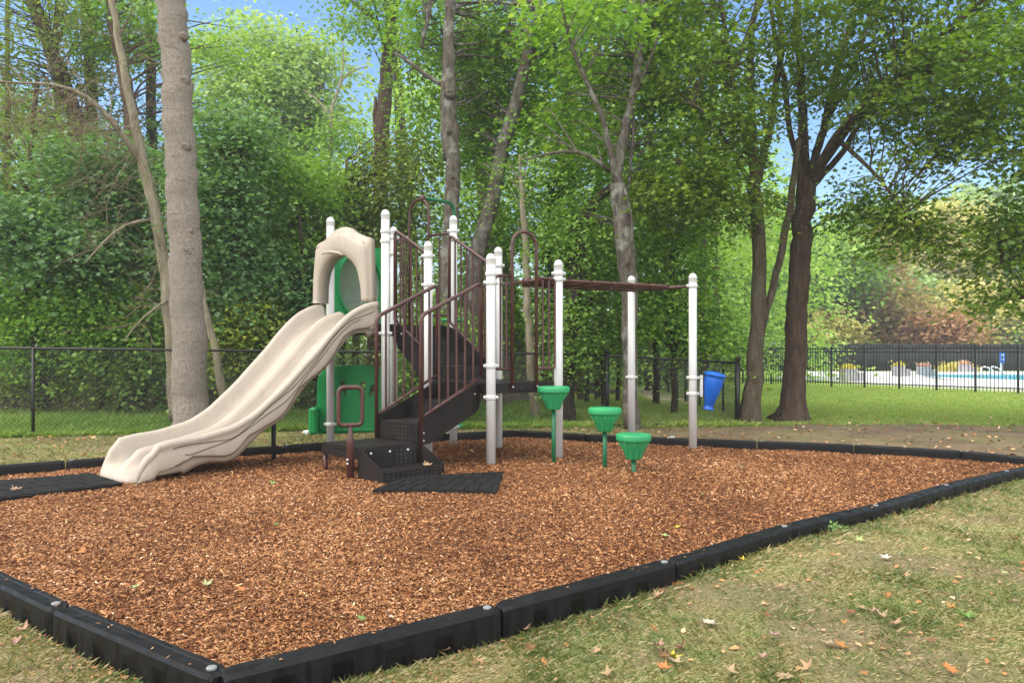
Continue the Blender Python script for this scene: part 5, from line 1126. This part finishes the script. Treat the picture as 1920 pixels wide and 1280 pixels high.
tag(npobj('lawn_grass', V, 4, 'grass', tint=ti), 'short patchy lawn grass, partly green and partly straw coloured', 'grass', kind='stuff')
# strip between the bed and the fence, and tall grass behind the fence
N = 150000; x = rng.uniform(-10, 4, N); y = rng.uniform(7, 13, N); k = ~inbed(x, y) & (beddist(x, y) > .07) & (y < fenceY(x)+.1) & (y > 8-.0*x-(x < -5)*1.5); x, y = x[k], y[k]; k = rng.random(len(x)) < np.clip(fbm(x, y, 1.1)*1.6-.25, .05, 1)*(1-smooth(1.2, 2.6, x)*.8); x, y = x[k], y[k]; n = len(x)
V = blades(x, y, .025+.03*rng.random(n), np.full(n, .007), rng.random(n)*6.28, np.abs(rng.normal(.8, .3, n)), ground_z(x, y)); tag(npobj('strip_grass', V, 4, 'grass', tint=.15+.75*rng.random(n)), 'thin worn grass between the mulch and the chain-link fence', 'grass', kind='stuff')
N = 300000; x = rng.uniform(-12, 5, N); y = fenceY(x)+.02+rng.random(N)**1.3*np.where(x > 0, 8.5, 3.1); k = (y < 40) & ~((x > 3.2+.045*(y-12)) & (x < 5.3) & (y > 16.4)) & (x < 1.5+.36*(y-12)+.4*0+2.5); x, y = x[k], y[k]
k = rng.random(len(x)) < np.clip(fbm(x, y, .9)*2.0-.35, .0, 1); x, y = x[k], y[k]; n = len(x); tall = smooth(.3, 1.2, y-fenceY(x))*np.where(x > .5, .45, 1)
V = blades(x, y, (.06+.10*rng.random(n))+tall*(.05+.16*rng.random(n)), .008+.008*rng.random(n)*(y/12), rng.random(n)*6.28, np.abs(rng.normal(.45, .3, n)), ground_z(x, y)); tag(npobj('tall_grass', V, 4, 'tallgrass', tint=.30+.9*rng.random(n)*fbm(x, y, 1.2)*1.5+.55*(x > 1.2)), 'long unmown grass growing behind the chain-link fence', 'grass', kind='stuff')  # blades at the right coloured brighter in place of sunlight the trees block
# open lawn at the right
N = 300000; y = 13.0+18*rng.random(N)**1.4; x = 3.0+rng.random(N)*(y*.72); lu2 = zones(x, y)[0]; k = (rng.random(N) < lu2*.9+.05) & (x < 16.2-.79*(y-23.4)+.3) & (x > .2*y-.2) & (x+.0 < 40); x, y = x[k], y[k]; n = len(x)
V = blades(x, y, .03+.03*rng.random(n), .010*(y/14), rng.random(n)*6.28, np.abs(rng.normal(.5, .3, n)), ground_z(x, y)); tag(npobj('open_lawn_grass', V, 4, 'openlawn', tint=.1+.9*rng.random(n)), 'short bright green mown lawn beyond the two maples', 'grass', kind='stuff')
# ------------------------------------------------------------ fallen leaves
def star(nl, r1, r2, asym):
    P = [(0, 0)]; out = []
    for k in range(2*nl+1):
        a = -2.35+4.7*k/(2*nl); rr = (r1 if k % 2 == 0 else r2)*(1-asym*abs(a)/2.4); out.append((rr*math.cos(a)*1.05, rr*math.sin(a)))
    return [(-.28, 0.02)]+out+[(-.28, -.02)]
SH = [star(3, 1, .36, .25), [(-.35, .03), (-.05, .12), (-.12, .62), (.12, .34), (.22, .95), (.40, .42), (.62, .66), (.66, .28), (1.1, .05), (.66, -.24), (.66, -.72), (.40, -.36), (.18, -.85), (.10, -.30), (-.15, -.55), (-.05, -.10), (-.35, -.03)], star(4, .95, .42, .3)]
def leafmesh(i, curl):
    sh = SH[i]; s2 = [];  n = len(sh)
    V = [(0, 0, 0)]+[(x_, y_, curl*(x_*x_*.7+y_*y_)-.15*curl*(x_)) for x_, y_ in sh]; f = [(0, k+1, (k+1) % n+1) for k in range(n)]
    V += [(x_, y_, z_-.02) for x_, y_, z_ in V]; f += [(0+n+1, (k+1) % n+n+2, k+n+2) for k in range(n)]; mb = MB(); mb.add(V, f); return mb
LM = []
for i in range(3):
    for cu in (.15, .5, .85):
        o_ = obj('tmp', leafmesh(i, cu), 'fallen', smooth_=False); LM.append(o_.data); bpy.data.objects.remove(o_)
for q in LM: q.name = 'fallen_leaf'
COL = {'white': (.58, .54, .42), 'tan': (.42, .28, .16), 'orange': (.50, .19, .045), 'brown': (.20, .095, .04), 'yellow': (.62, .50, .05), 'green': (.16, .34, .08), 'paleg': (.36, .46, .20), 'pink': (.40, .27, .19), 'red': (.34, .06, .03)}
NM = {'white': 'bleached pale', 'tan': 'dry tan', 'orange': 'bright orange', 'brown': 'dark brown', 'yellow': 'yellow', 'green': 'fresh green', 'paleg': 'pale green', 'pink': 'pinkish tan', 'red': 'dark red'}
LV = [(1325, 1174, 'white', 1.0, 'L'), (1225, 1185, 'orange', .7, 'L'), (1262, 1240, 'yellow', .9, 'L'), (1243, 1226, 'tan', 1.1, 'L'), (1247, 1262, 'orange', .9, 'L'), (1278, 1222, 'tan', 1.1, 'L'), (1450, 1197, 'pink', .9, 'L'), (1555, 1211, 'tan', 1.0, 'L'), (1576, 1216, 'orange', 1.0, 'L'), (1818, 1165, 'green', 1.25, 'L'), (1785, 1144, 'orange', .8, 'L'), (1662, 1049, 'white', 1.0, 'L'), (1692, 1046, 'paleg', .9, 'L'), (1610, 1016, 'paleg', .9, 'L'), (1902, 1017, 'orange', .9, 'L'), (1850, 1016, 'white', .6, 'L'), (1740, 955, 'brown', 1.1, 'L'), (1615, 1145, 'tan', 1.1, 'L'), (1640, 1152, 'pink', .8, 'L'), (1675, 1175, 'tan', .9, 'L'), (1665, 1121, 'orange', .6, 'L'), (1230, 1122, 'pink', .9, 'L'), (1265, 1100, 'orange', .7, 'L'), (1292, 1080, 'orange', .6, 'L'), (1332, 1065, 'tan', .7, 'L'), (1392, 1055, 'yellow', .7, 'L'), (1077, 1145, 'paleg', .9, 'L'), (980, 1187, 'tan', .9, 'L'), (1515, 1260, 'tan', 1.0, 'L'), (1370, 1267, 'tan', 1.0, 'L'), (1475, 1275, 'pink', 1.0, 'L'), (1785, 1270, 'orange', 1.0, 'L'), (1310, 1202, 'paleg', .8, 'L'), (1437, 1160, 'red', .6, 'L'), (1582, 1174, 'orange', .5, 'L'), (1247, 1004, 'paleg', .9, 'M'), (1270, 991, 'yellow', .7, 'M'), (1087, 1064, 'orange', .5, 'M'), (150, 1034, 'orange', .8, 'M'), (256, 1099, 'paleg', .7, 'M'), (387, 1100, 'paleg', .9, 'M'), (681, 1157, 'green', .7, 'M'), (919, 1057, 'tan', 1.0, 'M'), (835, 1226, 'tan', 1.0, 'L'), (866, 1216, 'brown', 1.1, 'L'), (717, 1242, 'yellow', 1.1, 'L'), (625, 1269, 'orange', .9, 'L'), (105, 1166, 'tan', .9, 'L'), (72, 1170, 'orange', .9, 'L'), (45, 1187, 'tan', .9, 'L'), (727, 1143, 'white', .5, 'M'), (733, 1151, 'white', .5, 'M'), (517, 988, 'green', .6, 'M'), (451, 1108, 'orange', .6, 'M'), (253, 913, 'green', .5, 'M'), (512, 911, 'green', .9, 'M'), (585, 1079, 'tan', .5, 'M'), (1315, 935, 'green', .5, 'M'), (1390, 880, 'paleg', .6, 'M'), (880, 1132, 'tan', .7, 'M'), (1905, 1130, 'pink', .8, 'L'), (1850, 1200, 'tan', .6, 'L'), (1430, 1240, 'pink', .7, 'L'), (1120, 1230, 'tan', .7, 'L'), (990, 1225, 'brown', .7, 'L'), (1700, 1080, 'tan', .6, 'L'), (1550, 1075, 'pink', .7, 'L'), (1462, 1105, 'tan', .8, 'L'), (1880, 1080, 'paleg', .7, 'L'), (1745, 1210, 'brown', .7, 'L')]
LV += [(660, 1262, 'brown', .8, 'L'), (790, 1236, 'tan', .8, 'L'), (1010, 1170, 'brown', .8, 'L'), (1060, 1152, 'tan', .7, 'L'), (1165, 1118, 'tan', .7, 'L'), (1245, 1108, 'brown', .8, 'L'), (1355, 1070, 'brown', .6, 'L'), (1240, 1240, 'brown', .9, 'L'), (1268, 1250, 'tan', .9, 'L'), (1228, 1218, 'tan', .9, 'L'), (1600, 1155, 'brown', .8, 'L'), (1655, 1160, 'tan', .9, 'L'), (1725, 968, 'tan', .7, 'L'), (1520, 1225, 'pink', .6, 'L'), (1690, 1262, 'tan', .7, 'L'), (1140, 1270, 'tan', .8, 'L'), (150, 1190, 'brown', .7, 'L'), (30, 1215, 'pink', .7, 'L')]
used = {}
for i, (px, py, c, s, wh) in enumerate(LV):
    z = -.12 if wh == 'L' else .0; Y = F*(HC-z)/(py-660)
    if wh == 'L': z = float(ground_z((px-960)/F*Y, Y)); Y = F*(HC-z)/(py-660)
    X = (px-960)/F*Y; o_ = bpy.data.objects.new('fallen_leaf', LM[int(rng.integers(0, 9))]); C.objects.link(o_); z = float(ground_z(X, Y))+.012 if wh == 'L' else float(mz(np.array([X]), np.array([Y]))[0])+.016
    sc_ = .050*s; o_.location = (X, Y, z+.012); o_.scale = (sc_,)*3; o_.rotation_euler = (rng.normal(0, .25), rng.normal(0, .25), rng.random()*6.28); o_.color = (*[v*rng.uniform(.85, 1.1) for v in COL[c]], 1)
    sz = 'small' if s < .75 else ('large' if s > 1.05 else 'pointed'); place = 'lawn' if wh == 'L' else 'mulch'
    reg = ('at far right' if px > 1700 else 'right of middle' if px > 1350 else 'in the middle' if px > 800 else 'at left') if place == 'lawn' else ('at the left' if px < 560 else 'in the middle' if px < 1050 else 'towards the right')
    dep = 'by the border' if (wh == 'L' and float(beddist(X, Y)) < .35) else ('near the camera' if py > 1200 else 'farther back' if py < 1080 else 'midway back')
    base = f'{sz} {NM[c]} leaf on the {place} {reg}, {dep}'
    used.setdefault(base, []).append(o_); tag(o_, base, 'leaf', 'fallen leaves on the lawn and mulch')
for b, l in used.items():
    if len(l) > 1:
        l.sort(key=lambda o: o.location.x/o.location.y)
        for k, o_ in enumerate(l): o_['label'] = b.replace(' leaf on', ' leaf, '+ordn[k]+' from left, on')
def oneleaf(x, y, z, c, s, lab, rot=(0, 0, .3), g=None):
    o_ = bpy.data.objects.new('fallen_leaf', LM[4]); C.objects.link(o_); o_.location = (x, y, z); o_.scale = (s,)*3; o_.rotation_euler = rot; o_.color = (*COL[c], 1); tag(o_, lab, 'leaf', 'fallen leaves on the lawn and mulch')
q = W(797, 876, 7.45); oneleaf(q[0]-.0, 7.42, .112, 'tan', .075, 'dry tan leaf lying on the bottom black step', (.2, .1, .5))
Yl = F*(HC-.05)/(921-660); oneleaf((24-960)/F*Yl, Yl, .065, 'pink', .07, 'reddish leaf lying on the mat at the foot of the slide', (.1, .1, 1))
# small litter in the grass
n = 700; y = 2+5*rng.random(n)**1.2; x = (rng.random(n)-.3)*2*(y*.7+.5); k = ~inbed(x, y) & (beddist(x, y) > .08); x, y = x[k], y[k]; n = len(x)
V = polys(np.stack([x, y, ground_z(x, y)+.012], -1), rng.random(n)*6.3, rng.normal(0, .2, n), rng.normal(0, .3, n), .02+.035*rng.random(n), .015+.02*rng.random(n), [(-.5, 0, 0), (-.1, -.5, .1), (.5, -.1, 0), (.1, .45, .12)])
tag(npobj('leaf_litter', V, 4, 'chip', tint=.35+.65*rng.random(n)), 'scattered bits of dry leaf in the grass', 'leaf litter', kind='stuff')
n = 2600; y = 8+7.5*rng.random(n); x = rng.uniform(-9, 13, n); k = ~inbed(x, y) & (beddist(x, y) > .1) & ((y < fenceY(x)) | (x > 4)); x, y = x[k], y[k]; n = len(x)
V = polys(np.stack([x, y, ground_z(x, y)+.02], -1), rng.random(n)*6.3, rng.normal(0, .25, n), rng.normal(0, .3, n), .04+.05*rng.random(n), .03+.04*rng.random(n), [(-.5, 0, 0), (-.1, -.5, .1), (.5, -.1, 0), (.1, .45, .12)])
tag(npobj('leaf_litter', V, 4, 'chip', tint=.2+.8*rng.random(n)), 'scattered dry leaves on the bare shaded ground behind the play area', 'leaf litter', kind='stuff')
# weed beside the border
wx, wy = onz(1562, 1014, -.1); r = empty('weed_plant', (wx, wy, -.1), 'pale green leafy weed growing against the right border timber', 'weed')
cl_ = np.array([[wx-.07, wy+.03, .0], [wx, wy, .02], [wx+.07, wy-.02, -.02], [wx+.15, wy-.06, -.06], [wx-.02, wy+.02, -.05], [wx+.09, wy-.05, -.07], [wx-.08, wy, -.07]]); V, ti, nv = leafcloud(cl_, 60, .022, .024, flat=.8); npobj('foliage', V, nv, 'lf_pale', r, tint=ti*.7)
mb = MB()
for c in cl_: mb.tube([(wx, wy, -.14), tuple(c)], .003, 4)
obj('stem', mb, 'lf_pale' if False else 'pod', r)
# stone and litter
q = onz(1263, 826, .0); mb = MB(); bm_ = bmesh.new(); bmesh.ops.create_icosphere(bm_, subdivisions=2, radius=.05)
for v in bm_.verts: v.co = Vector((v.co.x*1.3, v.co.y, v.co.z*.7))*(1+rng.normal(0, .06))
me = bpy.data.meshes.new('stone'); bm_.to_mesh(me); me.materials.append(M['stone']); o_ = bpy.data.objects.new('stone', me); C.objects.link(o_); o_.location = (q[0], q[1]+.12, .02); tag(o_, 'small pale stone beside the far border timber', 'stone')
q = onz(577, 814, -.03); bm_ = bmesh.new(); bmesh.ops.create_icosphere(bm_, subdivisions=3, radius=.06)
for v in bm_.verts: v.co = Vector((v.co.x*1.2, v.co.y, v.co.z*.6))*(1+rng.normal(0, .16))
me = bpy.data.meshes.new('paper_litter'); bm_.to_mesh(me); me.materials.append(M['signw']); o_ = bpy.data.objects.new('paper_litter', me); C.objects.link(o_); o_.location = (q[0], q[1], .0); tag(o_, 'crumpled white paper lying left of the green seat panel', 'litter')
# ------------------------------------------------------------ air
mb = MB(); mb.box((0, 190, 12.5), (380, 400, 31)); hz = bpy.data.meshes.new('haze'); hz.from_pydata(mb.v, [], mb.f); ho = bpy.data.objects.new('haze', hz); C.objects.link(ho); tag(ho, 'faint pale haze in the air over the far trees', 'haze', kind='stuff')
t = NT('haze_air'); pv = t.n('ShaderNodeVolumePrincipled'); pv.inputs['Color'].default_value = (.95, .97, .98, 1); pv.inputs['Density'].default_value = .0016; pv.inputs['Anisotropy'].default_value = .2; t.l(pv.outputs[0], t.out.inputs['Volume']); hz.materials.append(t.m)
# ------------------------------------------------------------ camera, sky, sun
cam = bpy.data.cameras.new('camera'); co = bpy.data.objects.new('camera', cam); C.objects.link(co); sc = bpy.context.scene; sc.camera = co
cam.sensor_width = 36; cam.lens = F/1920*36; cam.shift_y = 20/1920; cam.clip_end = 3000; co.location = (0, 0, HC); co.rotation_euler = (math.pi/2, 0, 0)
EL, AZ = 54, 252      # sun height and compass direction (from behind and to the left of the camera)
w = bpy.data.worlds.new('World'); sc.world = w; w.use_nodes = True; nt = w.node_tree; bg = nt.nodes['Background']
sky = nt.nodes.new('ShaderNodeTexSky'); sky.sky_type = 'NISHITA'; sky.sun_disc = False; sky.sun_elevation = R(EL); sky.sun_rotation = R(AZ); sky.air_density = 1.0; sky.dust_density = .9; sky.ozone_density = 1.0
tc = nt.nodes.new('ShaderNodeTexCoord'); mp = nt.nodes.new('ShaderNodeMapping'); mp.inputs['Scale'].default_value = (1, 1, 2.6); no = nt.nodes.new('ShaderNodeTexNoise'); no.inputs['Scale'].default_value = 2.3; no.inputs['Detail'].default_value = 6
rp = nt.nodes.new('ShaderNodeValToRGB'); rp.color_ramp.elements[0].position = .58; rp.color_ramp.elements[1].position = .8; rp.color_ramp.elements[0].color = (.0,)*3+(1,); rp.color_ramp.elements[1].color = (.35,)*3+(1,)
mx_ = nt.nodes.new('ShaderNodeMix'); mx_.data_type = 'RGBA'; mx_.inputs[7].default_value = (9.6, 9.6, 9.6, 1)
nt.links.new(tc.outputs['Generated'], mp.inputs[0]); nt.links.new(mp.outputs[0], no.inputs['Vector']); nt.links.new(no.outputs['Fac'], rp.inputs[0]); sx = nt.nodes.new('ShaderNodeSeparateXYZ'); nt.links.new(tc.outputs['Generated'], sx.inputs[0])
def mr(sock, a, b):
    q = nt.nodes.new('ShaderNodeMapRange'); q.interpolation_type = 'SMOOTHSTEP'; q.inputs[1].default_value = a; q.inputs[2].default_value = b; nt.links.new(sock, q.inputs[0]); return q.outputs[0]
def mth(op, a, b):
    q = nt.nodes.new('ShaderNodeMath'); q.operation = op; q.use_clamp = True; nt.links.new(a, q.inputs[0])
    if isinstance(b, float): q.inputs[1].default_value = b
    else: nt.links.new(b, q.inputs[1])
    return q.outputs[0]
fill_bank = mth('MAXIMUM', mr(sx.outputs['Y'], .25, -.35), mr(sx.outputs['Z'], .62, .85))      # a bank of unseen white cloud, added overhead and behind the camera as fill
cov = mth('MAXIMUM', rp.outputs[0], mth('MULTIPLY', fill_bank, .85)); nt.links.new(cov, mx_.inputs[0]); hs = nt.nodes.new('ShaderNodeHueSaturation'); hs.inputs['Saturation'].default_value = 1.25; hs.inputs['Value'].default_value = .85; nt.links.new(sky.outputs[0], hs.inputs['Color']); nt.links.new(hs.outputs[0], mx_.inputs[6]); nt.links.new(mx_.outputs[2], bg.inputs['Color'])
bg.inputs['Strength'].default_value = .15
sl = bpy.data.lights.new('sun', 'SUN'); so_ = bpy.data.objects.new('sun', sl); C.objects.link(so_); sl.energy = 1.75; sl.angle = R(45); sl.color = (1, .90, .76)
az = R(AZ); dv = Vector((math.sin(az)*math.cos(R(EL)), math.cos(az)*math.cos(R(EL)), math.sin(R(EL)))); so_.rotation_euler = dv.to_track_quat('Z', 'Y').to_euler(); so_.location = dv*30
sc.view_settings.view_transform = 'Standard'; sc.view_settings.look = 'None'; sc.view_settings.gamma = 1; sc.view_settings.exposure = 1.04
cy = sc.cycles; cy.use_denoising = True; cy.max_bounces = 6; cy.diffuse_bounces = 3; cy.glossy_bounces = 2; cy.transmission_bounces = 4; cy.transparent_max_bounces = 8; cy.caustics_reflective = False; cy.caustics_refractive = False; cy.sample_clamp_indirect = 8
